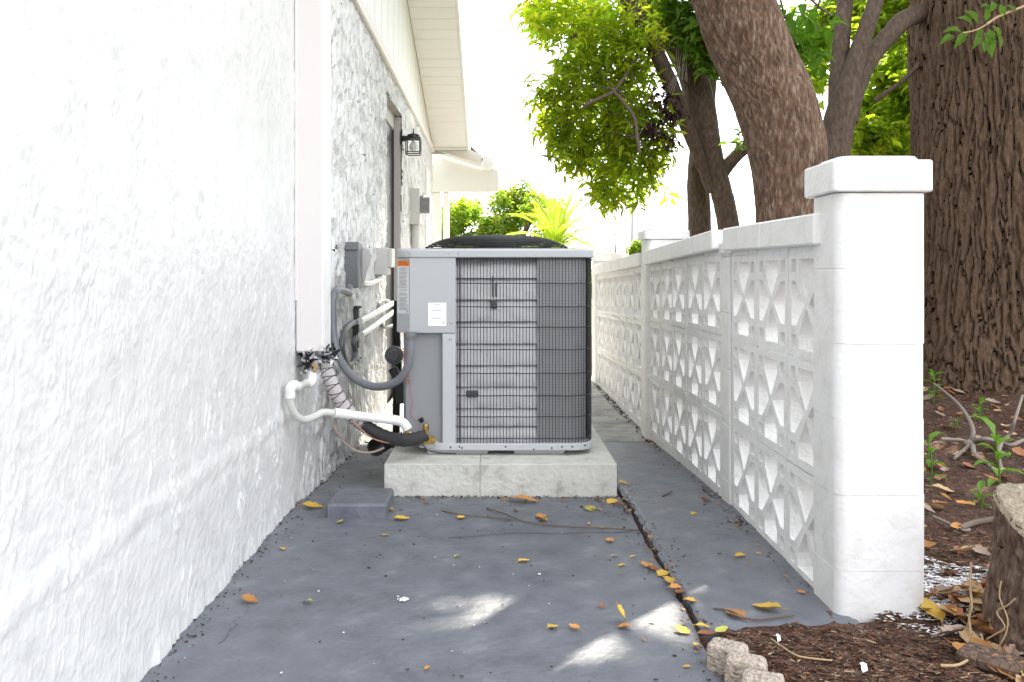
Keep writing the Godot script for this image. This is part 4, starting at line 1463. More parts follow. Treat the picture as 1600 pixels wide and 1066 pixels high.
	crown("foliage", t4, small, M.leaf_dark, cl, 1.0, rng, null, .3)
	b = MB.new()
	for q in [[1028, 150, 14], [1050, 178, 22], [1048, 165, 16], [1020, 200, 14], [1045, 220, 8]]:
		for k in int(q[2] * 1.6):
			var p := P(q[0] + rng.randfn() * q[2] * .45, q[1] + rng.randfn() * q[2] * .5, 6.4 + rng.randf() * .15)
			leaf(b, p, Vector3(rng.randf_range(-1, 1), rng.randf_range(-1.2, .3), rng.randf_range(-1, 1)), Vector3(rng.randf() - .5, 1, rng.randf() - .5).normalized(), .075, .04, .5)
	part("withered_leaves", b, plain(.035, .014, .012, .8), t4).set_meta("kind", "stuff")
	# clumps in the fork and right of it
	cl = []
	for q in [[1345, 20, 40, 40], [1395, 25, 40, 40], [1290, 30, 40, 34], [1420, 90, 38, 50], [1392, 120, 40, 55], [1425, 150, 36, 46], [1375, 180, 34, 46], [1415, 205, 40, 56], [1360, 215, 28, 34], [1345, 238, 18, 16], [1385, 232, 28, 24], [1432, 235, 24, 24], [1355, 170, 20, 18], [1255, 95, 20, 8], [1275, 110, 22, 16], [1283, 70, 20, 16], [1260, 130, 14, 5]]:
		var d := 6.2 + rng.randf() * 1.2
		cl.append([P(q[0], q[1], d), Vector3.ONE * float(q[2]) / 1330.0 * d, int(q[3] * .8)])
	crown("foliage", t3, small, M.leaf, cl, 1.15, rng, null, .35)
	# large dark leaves close above the leaning trunk: each its own piece
	var kinds := []
	for k in 4:
		var lb := MB.new()
		lb.col = Color.WHITE * [.8, 1.0, 1.2, .9][k]
		leaf(lb, Vector3.ZERO, Vector3.FORWARD, Vector3.UP, .095 + .010 * k, .042 + .004 * k, .15 + .08 * k)
		kinds.append(lb.mesh())
	for k in 120:
		var q: Array = [[1222, 30, 22], [1250, 45, 30], [1275, 40, 26], [1248, 80, 20], [1268, 85, 20], [1235, 60, 20]][k % 6]
		var p := P(q[0] + rng.randfn() * q[2] * .5, q[1] + rng.randfn() * q[2] * .5, 4.55 + rng.randf() * .4)
		var bs := Basis.looking_at(Vector3(rng.randf_range(-1, 1), rng.randf_range(-1.0, .2), rng.randf_range(-1, 1)).normalized(), Vector3(rng.randf() * .6 - .3, 1, rng.randf() * .6 - .3).normalized())
		put("leaf", kinds[k % 4], M.leaf_dark, t2, Transform3D(bs, p - t2.position))
	b = MB.new()
	for q in [[P(1215, -20, 4.5), P(1225, 20, 4.7), P(1240, 60, 4.75), P(1250, 95, 4.8)], [P(1285, -10, 4.6), P(1270, 30, 4.75), P(1255, 50, 4.8)], [P(1300, 25, 4.7), P(1280, 10, 4.7), P(1262, -5, 4.7)]]:
		b.tube(smooth(q, 4), .006, 6)
	part("twig", b, M.twig, t2)
	# spray of leaves in front of the great trunk
	b = MB.new()
	b.tube(smooth([P(1640, -6, 4.2), P(1590, 14, 4.2), P(1560, 26, 4.2), P(1542, 38, 4.2)], 4), .007, 6)
	b.tube(smooth([P(1560, 26, 4.2), P(1530, 45, 4.2), P(1505, 52, 4.2)], 4), .004, 6)
	part("twig", b, M.straw, t1)
	for q in [[1492, 56, -1, -.5], [1503, 50, -1, .1], [1515, 48, -.6, -.6], [1520, 40, -.7, .4], [1528, 52, -.4, -1], [1533, 42, -.2, -.9], [1538, 50, .1, -1], [1545, 45, .3, -1], [1550, 40, .6, -.8], [1540, 34, 0, .7], [1549, 57, .2, -1], [1536, 62, -.1, -1], [1555, 52, .5, -.9], [1527, 36, -.5, .5], [1510, 56, -.8, -.7], [1543, 66, 0, -1], [1553, 3, -.4, -.6], [1562, 6, .2, -.8], [1548, 10, -.8, -.1], [1570, 8, .6, -.4]]:
		var bs := Basis.looking_at(Vector3(q[2], q[3], rng.randf_range(-.2, .6)).normalized(), Vector3(rng.randf() - .5, .6, 1).normalized())
		put("leaf", kinds[rng.randi() % 4], M.leaf_dark, t1, Transform3D(bs.scaled(Vector3.ONE * .72), P(q[0], q[1], 4.2) - t1.position))
	# --- the roof of leaves overhead that shades the passage; sun comes through where it thins
	var spots := [[752, 972, .12], [885, 1014, .075], [1030, 985, .03], [1050, 868, .12]]
	var rays := []
	for s in spots: rays.append([onground(s[0], s[1]), s[2]])
	var keep := func(p: Vector3) -> bool:
		for r in rays:
			var v: Vector3 = p - r[0]
			var off: Vector3 = v - sun * v.dot(sun)
			if off.length() < r[1] + .15: return false
		# nothing hangs down into the picture
		var dd := -p.z
		if dd > .3 and (425.0 - p.y / dd * 1330.0) > -70.0 : return false
		return true
	cl = []
	for k in 90:
		var gx := rng.randf_range(-1.7, 1.0)
		var gd := rng.randf_range(-.6, 3.7)
		var h := rng.randf_range(5.5, 8.5)
		var p := Vector3(gx, -.83, -gd) + sun * (h / sun.y)
		cl.append([p, Vector3(.75, .35, .75), 60])
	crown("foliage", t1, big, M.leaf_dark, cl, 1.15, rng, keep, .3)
	cl = []
	for k in 16:
		cl.append([Vector3(rng.randf_range(2.4, 7.5), rng.randf_range(3.6, 7.0), -rng.randf_range(1.0, 9.5)), Vector3(1.1, .6, 1.1), 70])
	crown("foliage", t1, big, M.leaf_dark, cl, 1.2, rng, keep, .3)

func distant() -> void:
	var rng := RandomNumberGenerator.new()
	rng.seed = 91
	var sm := sprig(rng, 14, .17, .085, .36)
	var t := thing("garden_tree", "rounded leafy tree standing beyond the porch roof", "tree", Vector3(.2, -1.0, -20.0))
	var b := MB.new()
	for q in [[0.0, 0.0], [-.35, -.5], [.4, .5]]:
		b.tube(smooth([Vector3(.2 + q[0] * .2, -1.0, -20), Vector3(.2 + q[0] * .5, .2, -20), Vector3(.2 + q[0] * 1.6, 1.3, -20 + q[1])], 5), .06, 8)
	part("trunk", b, M.bark_grey, t)
	var cl := []
	for k in 44:
		var an := rng.randf() * TAU
		var rr := sqrt(rng.randf())
		cl.append([Vector3(.15 + cos(an) * rr * 1.35, .95 + sin(an) * rr * 1.05 - .15 * absf(cos(an) * rr), -20.0 + rng.randf_range(-.7, .7)), Vector3(.34, .28, .34), 26])
	crown("crown", t, sm, M.leaf_far, cl, .8, rng, null, .7)
	# palm
	var pc := P(868, 392, 14.0)
	var pm := thing("palm", "small palm with arching yellow green fronds behind the air conditioner", "palm", Vector3(pc.x, -1.0, pc.z))
	b = MB.new()
	limb(b, [Vector3(pc.x, -1.05, pc.z), Vector3(pc.x, -.4, pc.z), Vector3(pc.x, pc.y, pc.z)], [.13, .11, .09], 24, 10, .015, 30.0, .6, 3.0)
	part("trunk", b, M.bark, pm)
	for k in 34:
		b = MB.new()
		var az := TAU * k / 26.0 + rng.randf() * .2
		var el := rng.randf_range(.15, 1.35)
		var l := rng.randf_range(1.15, 1.55)
		var out := Vector3(cos(az), 0, sin(az))
		var rib := []
		for i in 15:
			var f := i / 14.0
			rib.append(pc + out * (cos(el) * f * l * .95) + Vector3.UP * (sin(el) * f * l * 1.0 - (.50 * f * f * l * (.35 + cos(el)))) )
		b.tube(rib, .007, 5)
		for i in range(2, 15):
			for h in 3:
				var f := (i + h * .333) / 15.0
				var p := along(rib, f * l * .98)
				var dir: Vector3 = (rib[mini(i + 1, 14)] - rib[i - 1]).normalized()
				var s := dir.cross(Vector3.UP).normalized()
				for sd in [-1.0, 1.0]:
					var ld: Vector3 = (s * sd * .8 + dir * .75 - Vector3.UP * .10 + Vector3.UP * .2).normalized()
					b.col = Color.WHITE * rng.randf_range(.8, 1.15)
					leaf(b, p, ld, Vector3.UP, .24 * (1.0 - .55 * f) * (.5 + minf(f * 3.0, .5)), .016, .3)
		part("frond", b, M.palm, pm)
	# pampas tuft
	var gc := P(708, 420, 14.0)
	var pg := thing("pampas_grass", "pale tuft of arching pampas grass beside the porch post", "ornamental grass", Vector3(gc.x, -1.0, gc.z))
	b = MB.new()
	for k in 420:
		var az := rng.randf() * TAU
		var l := rng.randf_range(.7, 1.5)
		var lean := rng.randf_range(.1, .75)
		var out := Vector3(cos(az), 0, sin(az))
		var prev := Vector3(gc.x, -1.0, gc.z) + out * rng.randf() * .12
		var w := out.cross(Vector3.UP) * .010
		b.col = Color.WHITE * rng.randf_range(.7, 1.2)
		var o0 := prev
		for i in 5:
			var f := (i + 1) / 5.0
			var nx := o0 + out * (lean * f * f * l * .75) + Vector3.UP * (l * 1.15 * (f - .30 * f * f * (.6 + lean)))
			var ww := w * (1.0 - f * .8)
			b.quad(prev - w, prev + w, nx + ww, nx - ww, out + Vector3.UP)
			prev = nx
			w = ww
	part("blades", b, M.pampas, pg).set_meta("kind", "stuff")
	# far conifer, far bush, pole
	var cf := thing("conifer", "tiny slim conifer far away between palm and wall", "conifer", Vector3(P(962, 0, 70).x, -1.0, -70.0))
	b = MB.new()
	b.tube([Vector3(P(962, 0, 70).x, -1, -70), Vector3(P(962, 0, 70).x, 3.3, -70)], [.12, .02], 6)
	part("trunk", b, M.bark_grey, cf)
	b = MB.new()
	for k in 24:
		var yy := 3.2 - k * .17
		var rr := .06 + k * .026
		for i in 9:
			var az := TAU * i / 9 + k * .7
			leaf(b, Vector3(P(962, 0, 70).x, yy, -70), Vector3(cos(az), .15, sin(az)), Vector3.UP, rr * 1.3, .12, .1)
	part("branches", b, plain(.06, .10, .06, .8), cf).set_meta("kind", "stuff")
	var bu := thing("bush", "rounded far bush peeping over the wall beside the utility pole", "bush", P(992, 470, 26.0))
	cl = []
	for k in 12:
		cl.append([P(992 + rng.randf_range(-12, 12), 396 + rng.randf_range(-14, 30), 26.0), Vector3.ONE * .22, 16])
	crown("crown", bu, sm, M.leaf_far, cl, .7, rng, null, .8)
	var pb := P(987, 425, 45.0)
	var up := thing("utility_pole", "slender far utility pole rising above the garden wall", "pole", Vector3(pb.x, -1.0, -45.0))
	b = MB.new()
	b.tube([Vector3(pb.x, -1.0, -45), Vector3(pb.x + .03, P(0, 318, 45).y, -45)], [.075, .05], 8)
	part("shaft", b, M.grey, up)
	b = MB.new()
	b.lathe([Vector2(0, .06), Vector2(.05, .04), Vector2(.06, -.02), Vector2(0, -.02)], Vector3(pb.x + .03, P(0, 318, 45).y, -45), 8)
	part("cap", b, M.grey, up)
	# hedge line far off, hidden for the most part
	var hd := thing("hedge", "clipped hedge closing off the far garden behind the house", "hedge", Vector3(-6, -1, -26))
	cl = []
	for k in 40:
		cl.append([Vector3(-14 + k * .45, -.4 + rng.randf() * .5, -26 + rng.randf()), Vector3(.5, .5, .5), 22])
	crown("foliage", hd, sm, M.leaf_far, cl, 1.0, rng, null, .4)

# ---------------------------------------------------------------- things on the ground
func fallen(mesh: ArrayMesh, p: Vector3, yaw: float, sc: float, c: Color, tilt: float, label: String, group: String) -> void:
	var o := MeshInstance3D.new()
	o.mesh = mesh
	var m: StandardMaterial3D
	var key := "dl%d" % int(c.to_rgba32())
	if not M.has(key):
		m = M.deadleaf.duplicate()
		m.albedo_color = lin(c.r, c.g, c.b)
		m.backlight = Color(.12, .10, .05)
		M[key] = m
	o.material_override = M[key]
	o.name = numbered(self, "fallen_leaf")
	o.transform = Transform3D(Basis.from_euler(Vector3(tilt, yaw, tilt * .6)).scaled(Vector3.ONE * sc), p)
	add_child(o, true)
	tag(o, label, "leaf", group)

func litter() -> void:
	var rng := RandomNumberGenerator.new()
	rng.seed = 404
	var shapes := []
	for k in 5:
		var b := MB.new()
		# a curled dry leaf, one unit long, its margin uneven
		var pts := PackedVector3Array()
		for j in 9:
			var f := j / 8.0
			var w := sin(pow(f, .8) * PI) * (.22 + .04 * k) * (1.0 + .18 * sin(f * 19.0 + k * 2.0)) + .012
			for i in 5:
				var s := (i - 2) / 2.0
				pts.append(Vector3(s * w, .02 + .10 * s * s * (.5 + .3 * (k % 3)) * (w / .25) + .05 * sin(f * 5.0 + k), f - .5))
		b.grid(pts, 5, 9, func(_p): return Vector3.UP)
		b.tube([Vector3(0, .03, -.5), Vector3(.02, .03, -.72)], .014, 5)
		shapes.append(b.mesh())
	var YEL := Color(.56, .36, .06)
	var ORA := Color(.46, .21, .06)
	var BRN := Color(.22, .09, .04)
	var TAN := Color(.45, .30, .16)
	var GRN := Color(.42, .42, .08)
	# x, y, length in the photograph, colour, where it lies
	var L := [
		[390, 940, 30, ORA, "orange fallen leaf alone at the left of the slate floor"],
		[479, 941, 22, GRN, "greenish fallen leaf alone right of the orange one on the left floor"],
		[443, 858, 15, YEL, "small yellow leaf on the floor nearest the stucco wall"],
		[488, 793, 36, YEL, "long yellow leaf lying left of the painted paver"],
		[532, 815, 12, YEL, "tiny yellow leaf in front of the painted paver"],
		[606, 797, 22, YEL, "yellow leaf against the right end of the painted paver"],
		[628, 811, 26, YEL, "yellow leaf just right of the painted paver's front corner"],
		[602, 836, 13, YEL, "tiny yellow leaf on bare floor below the painted paver"],
		[666, 786, 12, BRN, "small brown leaf left of centre in front of the concrete pad"],
		[720, 809, 18, YEL, "yellow leaf on the twig line left of the floor's centre"],
		[714, 869, 14, GRN, "tiny greenish leaf alone on the middle of the floor"],
		[768, 773, 12, ORA, "small orange leaf touching the front of the concrete pad"],
		[819, 783, 50, ORA, "largest orange leaf, curled in front of the concrete pad"],
		[806, 797, 16, BRN, "brown leaf just below the largest orange leaf"],
		[845, 808, 28, ORA, "orange brown leaf right of the long twig's start"],
		[850, 813, 16, YEL, "small yellow leaf overlapping the orange brown one by the twig"],
		[819, 877, 22, YEL, "golden leaf alone at the middle of the floor"],
		[921, 796, 22, GRN, "yellow green leaf in front of the pad's right half"],
		[936, 797, 16, TAN, "tan leaf beside the yellow green one in front of the pad"],
		[934, 781, 14, BRN, "dark brown leaf close under the pad's right half"],
		[975, 756, 18, YEL, "yellow leaf beside the right front corner of the concrete pad"],
		[958, 785, 24, YEL, "bright yellow leaf at the top of the joint's leaf cluster"],
		[972, 790, 22, BRN, "brown leaf in the cluster where joint and pad corner meet"],
		[980, 799, 24, ORA, "orange leaf lowest in the cluster beside the pad corner"],
		[921, 818, 12, YEL, "tiny yellow leaf above the fork of the twig"],
		[941, 826, 13, YEL, "small yellow leaf touching the long twig near its right end"],
		[953, 845, 20, ORA, "amber leaf below the right end of the long twig"],
		[960, 869, 14, TAN, "small tan leaf at the edge of the floor below the twig"],
		[990, 870, 13, YEL, "tiny yellow leaf next to the joint, above the leaf string"],
		[972, 884, 13, YEL, "small yellow leaf left of the string of leaves in the joint"],
		[1011, 883, 24, ORA, "topmost orange leaf of the string along the joint"],
		[1020, 888, 20, BRN, "brown leaf second from the top of the string along the joint"],
		[1037, 896, 26, YEL, "brightest yellow leaf of the string along the joint"],
		[1046, 907, 26, YEL, "yellow leaf just below the brightest of the joint string"],
		[1056, 918, 22, ORA, "rust leaf halfway down the string along the joint"],
		[1063, 925, 26, BRN, "dark rust leaf in the lower half of the joint string"],
		[1077, 938, 22, YEL, "yellow leaf lowest of the string, standing in the joint"],
		[1099, 977, 24, YEL, "yellow leaf beside the top edging stone"],
		[1105, 990, 30, BRN, "dark rust leaf wedged beside the top edging stone"],
		[1088, 1006, 22, YEL, "pale yellow leaf on the floor's edge left of the edging stones"],
		[1065, 984, 28, YEL, "broad yellow leaf in the sunlit patch near the joint"],
		[970, 972, 32, YEL, "upright yellow leaf standing in the right sun patch"],
		[976, 980, 22, ORA, "orange leaf at the foot of the upright yellow leaf"],
		[864, 980, 24, YEL, "yellow leaf lying between the two sun patches"],
		[897, 981, 20, ORA, "orange leaf beside the yellow one between the sun patches"],
		[940, 948, 14, BRN, "small rust leaf above the upright yellow leaf"],
		[668, 1044, 12, ORA, "small orange leaf at the bottom edge of the floor"],
		[1157, 869, 19, YEL, "yellow leaf in the middle of the narrow side path"],
		[1103, 783, 18, BRN, "brown leaf on the side path nearest the pierced wall"],
		[1084, 803, 12, YEL, "tiny yellow leaf on the upper part of the side path"],
		[1122, 771, 10, BRN, "tiny brown leaf at the foot of the pierced wall"],
		[1148, 961, 44, ORA, "large tan orange leaf at the lower end of the side path"],
		[1198, 952, 46, YEL, "large yellow leaf at the lower end of the side path"],
		[1128, 985, 26, GRN, "olive leaf just above the top edging stone"],
		[1185, 865, 10, TAN, "tiny tan leaf on the right of the side path"],
		[1253, 926, 14, ORA, "small orange leaf on the side path near the big pillar"],
		[1015, 695, 12, TAN, "tiny tan leaf on the joint behind the air conditioner"],
		[965, 655, 9, TAN, "tiny pale leaf on the far path past the air conditioner"]]
	for q in L:
		var lift := .004 if q[0] < 1010 else .007
		var p := onground(q[0], q[1], lift)
		if q[0] > 1000 and q[0] < 1110 and q[1] > 878: lift = .004
		var ln: float = q[2] / 1330.0 * -p.z * 1.0
		var stand: float = 1.1 if str(q[4]).begins_with("upright") else rng.randf_range(-.15, .2)
		p.y = G(-p.z) + lift + (ln * .45 * sin(stand) if stand > .5 else absf(stand) * ln * .4)
		var v: float = rng.randf_range(.8, 1.2)
		var cc: Color = q[3]
		fallen(shapes[rng.randi() % 5], p, rng.randf() * PI + (.0 if q[2] < 20 else 1.2), ln, Color(cc.r * v, cc.g * v, cc.b * v), stand, q[4], "leaves fallen on the paving")
	# twigs
	var tw := [
		["long forked twig lying across the slate floor before the pad", [[760, 796, .004], [790, 808, .010], [820, 818, .006], [880, 825, .005], [940, 829, .008], [998, 834, .010]], .0024],
		["thin straight twig lying on the floor left of the long forked one", [[690, 800, .004], [725, 808, .007], [770, 811, .005], [800, 815, .005]], .0022],
		["short bent twig across the lower end of the side path", [[1115, 955, .006], [1140, 962, .012], [1175, 975, .010], [1240, 968, .010]], .0024],
		["small dark twig near the top of the side path", [[1035, 778, .006], [1050, 772, .010]], .003]]
	for q in tw:
		var pts := []
		for s in q[1]: pts.append(onground(s[0], s[1]) + Vector3.UP * s[2])
		hung("twig", q[0], "twig", pts, q[2], M.twig, 4, 6, "twigs on the paving")
	# grit and flecks on the floor: nobody could count them
	for kind in 2:
		var mm := MultiMesh.new()
		mm.transform_format = MultiMesh.TRANSFORM_3D
		mm.use_colors = true
		var b := MB.new()
		b.lathe([Vector2(0, .5), Vector2(.6, .3), Vector2(.8, 0), Vector2(0, -.2)], Vector3.ZERO, 6)
		mm.mesh = b.mesh()
		var n := 2600 if kind == 0 else 190
		mm.instance_count = n
		for i in n:
			var x: float
			var d: float
			var pick := rng.randf()
			d = rng.randf_range(.9, 6.8)
			if kind == 0 and pick < .30: x = .474 + rng.randfn() * .035
			elif kind == 0 and pick < .50:
				x = WX + absf(rng.randfn()) * .03
			elif kind == 0 and pick < .68:
				x = .83 - absf(rng.randfn()) * .025
			elif kind == 0 and pick < .76:
				x = rng.randf_range(-.4, .45); d = 3.175 - absf(rng.randfn()) * .03
			else: x = rng.randf_range(-.70, .82)
			if x > .47 and d < 2.0: d += 1.5
			var s := rng.randf_range(.0012, .0042) if kind == 0 else rng.randf_range(.0012, .0034)
			mm.set_instance_transform(i, Transform3D(Basis.from_euler(Vector3(rng.randf(), rng.randf() * TAU, rng.randf())).scaled(Vector3(s * rng.randf_range(1, 2.2), s * .7, s)), Vector3(x, G(d) + .003, -d)))
			var k := rng.randf_range(.5, 1.5)
			mm.set_instance_color(i, Color(.035 * k, .020 * k, .014 * k) if kind == 0 else Color(.75, .74, .76))
		var o := MultiMeshInstance3D.new()
		o.multimesh = mm
		o.material_override = M.chip
		o.name = "grit" if kind == 0 else "paint_flecks"
		o.set_meta("kind", "stuff")
		tag(o, "dark grit gathered along the joints and edges of the paving" if kind == 0 else "white paint flecks dotted over the slate floor", "grit" if kind == 0 else "paint")
		add_child(o, true)
	# crumbs of dry leaf drifted into the edges
	var mf := MultiMesh.new()
	mf.transform_format = MultiMesh.TRANSFORM_3D
	mf.use_colors = true
	mf.mesh = shapes[1]
	mf.instance_count = 260
	for i in 260:
		var x: float
		var d := rng.randf_range(1.3, 4.4)
		var pick := i % 5
		if pick < 2: x = .473 + rng.randfn() * .022
		elif pick == 2: x = .82 - absf(rng.randfn()) * .03
		elif pick == 3:
			x = rng.randf_range(-.35, .45)
			d = 3.16 - absf(rng.randfn()) * .05
		else: x = rng.randf_range(.30, .80)
		if x > .49 and d < 2.0: d += 1.2
		var s := rng.randf_range(.008, .020)
		mf.set_instance_transform(i, Transform3D(Basis.from_euler(Vector3(rng.randf_range(-.3, .3), rng.randf() * TAU, rng.randf_range(-.3, .3))).scaled(Vector3.ONE * s), Vector3(x, G(d) + .005, -d)))
		mf.set_instance_color(i, [Color(.20, .085, .035), Color(.34, .16, .05), Color(.12, .055, .03), Color(.42, .26, .07), Color(.24, .15, .08)][rng.randi() % 5])
	var fo := MultiMeshInstance3D.new()
	fo.multimesh = mf
	fo.material_override = M.deadleaf
	fo.name = "leaf_crumbs"
	fo.set_meta("kind", "stuff")
	tag(fo, "brown crumbs of dry leaf drifted into the joints and edges of the paving", "leaf litter")
	add_child(fo, true)
	# hairline cracks in the painted floor
	for q in [[Vector2(-.15, 2.66), Vector2(.11, .012), 40], [Vector2(-.62, 1.9), Vector2(.02, .05), 26], [Vector2(.52, 2.7), Vector2(.045, .02), 7]]:
		var cb := MB.new()
		var at: Vector2 = q[0]
		var line := []
		for i in q[2]:
			line.append(Vector3(at.x, G(at.y) + .0004, -at.y))
			at += q[1] * .16 + Vector2(rng.randfn(), rng.randfn()) * .0045
			at.x = minf(at.x, .455 if q[0].x < .46 else .80)
		cb.tube(line, .0009, 4)
		structure("hairline_crack", cb, M.grey_dark)
	# white spatter: one larger on the floor, a spray at the pillar's foot
	var fl := MB.new()
	for k in 26:
		var p := onground(631, 938) + Vector3(rng.randfn() * .007, .003, rng.randfn() * .006)
		fl.lathe([Vector2(0, .002), Vector2(rng.randf_range(.0015, .0045), 0)], p, 7)
	var sp := part("paint_blot", fl, M.flake, self)
	tag(sp, "small white paint blot on the middle of the slate floor", "paint")
	# mulch: chips and needles by the ten thousand
	var bb := MB.new()
	bb.box(Vector3(-.5, -.08, -.12), Vector3(.5, .08, .12), .05)
	var chip := bb.mesh()
	var mm2 := MultiMesh.new()
	mm2.transform_format = MultiMesh.TRANSFORM_3D
	mm2.use_colors = true
	mm2.mesh = chip
	var nn := 52000
	mm2.instance_count = nn
	for i in nn:
		var near := rng.randf() < .62 or i < 3000
		var x := rng.randf_range(.50, 1.75) if near else rng.randf_range(.95, 5.0)
		var d := rng.randf_range(1.25, 2.6) if near else rng.randf_range(2.0, 7.0)
		if near and x < .90 and d > 1.97:
			d = rng.randf_range(1.3, 1.97)
		if i < 1500:
			x = 1.10 + rng.randfn() * .07
			d = 2.12 + rng.randfn() * .05
		var y := soil_height(x, d)
		if y < -.90: y = -.99
		var needle := rng.randf() < .55
		var l := rng.randf_range(.006, .022) * (1.0 if near else 1.4)
		var w := rng.randf_range(.05, .12) if needle else rng.randf_range(.3, .8)
		if needle: l *= 1.4
		var c := [Color(.070, .034, .020), Color(.11, .052, .028), Color(.16, .075, .038), Color(.035, .018, .012), Color(.085, .046, .030), Color(.12, .085, .062)][rng.randi() % 6] as Color
		if rng.randf() < .04: c = Color(.38, .27, .17)
		var p := Vector3(x, y + .004, -d)
		# overspray whitens what lies at the pillar's foot
		var o2 := Vector2(x - 1.10, d - 2.15)
		if o2.length() < .20 * (.6 + rng.randf() * .7) and rng.randf() < .75: c = Color(.78, .77, .78)
		mm2.set_instance_transform(i, Transform3D(Basis.from_euler(Vector3(rng.randf_range(-.35, .35), rng.randf() * TAU, rng.randf_range(-.35, .35))).scaled(Vector3(l, l * .4, l * w * 1.6)), p))
		mm2.set_instance_color(i, c)
	var mo := MultiMeshInstance3D.new()
	mo.multimesh = mm2
	mo.material_override = M.chip
	mo.name = "mulch"
	mo.set_meta("kind", "stuff")
	tag(mo, "brown bark mulch and needles covering the bed right of the wall", "mulch")
	add_child(mo, true)
	# leaf litter on the mulch
	var mm3 := MultiMesh.new()
	mm3.transform_format = MultiMesh.TRANSFORM_3D
	mm3.use_colors = true
	mm3.mesh = shapes[2]
	mm3.instance_count = 900
	for i in 900:
		var x := rng.randf_range(1.05, 4.6)
		var d := rng.randf_range(1.5, 6.0)
		if i < 130:
			x = 1.02 + rng.randf() * .25
			d = 1.6 + rng.randf() * .5
		var c := [TAN, BRN, ORA * .7, BRN * 1.5, Color(.30, .22, .17)][rng.randi() % 5] as Color
		if rng.randf() < .05: c = YEL
		var s := rng.randf_range(.035, .085)
		mm3.set_instance_transform(i, Transform3D(Basis.from_euler(Vector3(rng.randf_range(-.4, .4), rng.randf() * TAU, rng.randf_range(-.4, .4))).scaled(Vector3.ONE * s), Vector3(x, soil_height(x, d) + .014, -d)))
		mm3.set_instance_color(i, c)
	var mo3 := MultiMeshInstance3D.new()
	mo3.multimesh = mm3
	mo3.material_override = M.deadleaf
	mo3.name = "leaf_litter"
	mo3.set_meta("kind", "stuff")
	tag(mo3, "dry brown leaves strewn thickly over the mulch", "leaf litter")
	add_child(mo3, true)
	# larger dry leaves one can pick out on the mulch
	var D := [[1492, 962, 66, TAN, "large grey tan leaf beside the foot of the stump"], [1520, 945, 46, TAN, "dull tan leaf between the stump and the white overspray"], [1490, 990, 40, Color(.42, .33, .28), "pale grey brown leaf lower left of the stump"], [1524, 990, 44, Color(.36, .28, .24), "curled grey leaf tucked beside the stump"], [1534, 935, 34, YEL, "yellow leaf touching the stump's left side"], [1502, 968, 22, YEL, "small golden leaf amid the tan leaves by the stump"], [1472, 950, 20, YEL, "yellow leaf by the big pillar's overspray"], [1505, 1018, 34, ORA, "rust leaf at the lower right of the mulch"], [1448, 826, 22, ORA, "orange leaf close right of the big pillar"], [1480, 768, 34, TAN, "tan leaf under the small seedling behind the pillar"], [1510, 790, 30, ORA, "rust orange leaf between the two seedlings"], [1470, 790, 26, BRN, "brown leaf behind the big pillar on the mulch"], [1495, 825, 22, ORA, "amber leaf on the mulch above the white stick"]]
	for q in D:
		var d := 2.0
		var x := 0.0
		for i in 14:
			x = (q[0] - 775.0) / 1330.0 * d
			d = 1330.0 * -(soil_height(x, d) + .01) / (q[1] - 425.0)
		fallen(shapes[rng.randi() % 5], Vector3(x, soil_height(x, d) + .016, -d), rng.randf() * PI, q[2] / 1330.0 * d * 1.1, q[3], rng.randf_range(-.25, .3), q[4], "large dry leaves on the mulch")
	for q in [["curved pale stick on the mulch below the seedlings", [[1458, 808], [1480, 818], [1505, 830], [1536, 838]], .0045, M.root], ["brown stick pointing at the stump's top", [[1512, 832], [1535, 822], [1558, 812], [1570, 808]], .010, M.twig], ["thin straw coloured stem curving over the mulch in front", [[1205, 1000], [1235, 1018], [1265, 1030], [1300, 1034]], .002, M.straw], ["pale root snaking towards the stump", [[1470, 1042], [1500, 1040], [1530, 1020], [1545, 1005]], .003, M.straw]]:
		var pts := []
		for s in q[1]:
			var d := 2.0
			var x := 0.0
			for i in 14:
				x = (s[0] - 775.0) / 1330.0 * d
				d = 1330.0 * -(soil_height(x, d) + .01) / (s[1] - 425.0)
			pts.append(Vector3(x, soil_height(x, d) + .012, -d))
		hung("stick", q[0], "stick", pts, q[2], q[3], 4, 7, "sticks on the mulch")
	# bits of white paper
	for q in [[1352, 1037, .016, "white paint flake standing on the mulch in front of the pillar"], [1218, 990, .010, "small white chip on the mulch near the edging"], [1312, 1063, .010, "white chip at the bottom edge of the mulch"]]:
		var d: float = 1330.0 * .80 / (q[1] - 425.0)
		var b := MB.new()
		var r: float = q[2] * .5
		var p := Vector3((q[0] - 775.0) / 1330.0 * d, 0, -d)
		p.y = soil_height(p.x, d) + .010
		b.quad(p + Vector3(-r, -.004, .003), p + Vector3(r * .9, -.002, -.002), p + Vector3(r * .8, r * 1.2, -.008), p + Vector3(-r * .8, r * 1.0, -.004), Vector3(0, .4, 1))
		b.quad(p + Vector3(-r * .8, r * 1.0, -.004), p + Vector3(r * .8, r * 1.2, -.008), p + Vector3(r * .6, r * .9, -.022), p + Vector3(-r * .5, r * .8, -.018), Vector3(0, 1, 0))
		var o := part("paint_flake", b, M.flake, self)
		tag(o, q[3], "paint flake", "white flakes on the mulch")
	# cast edging stones
	var k := 0
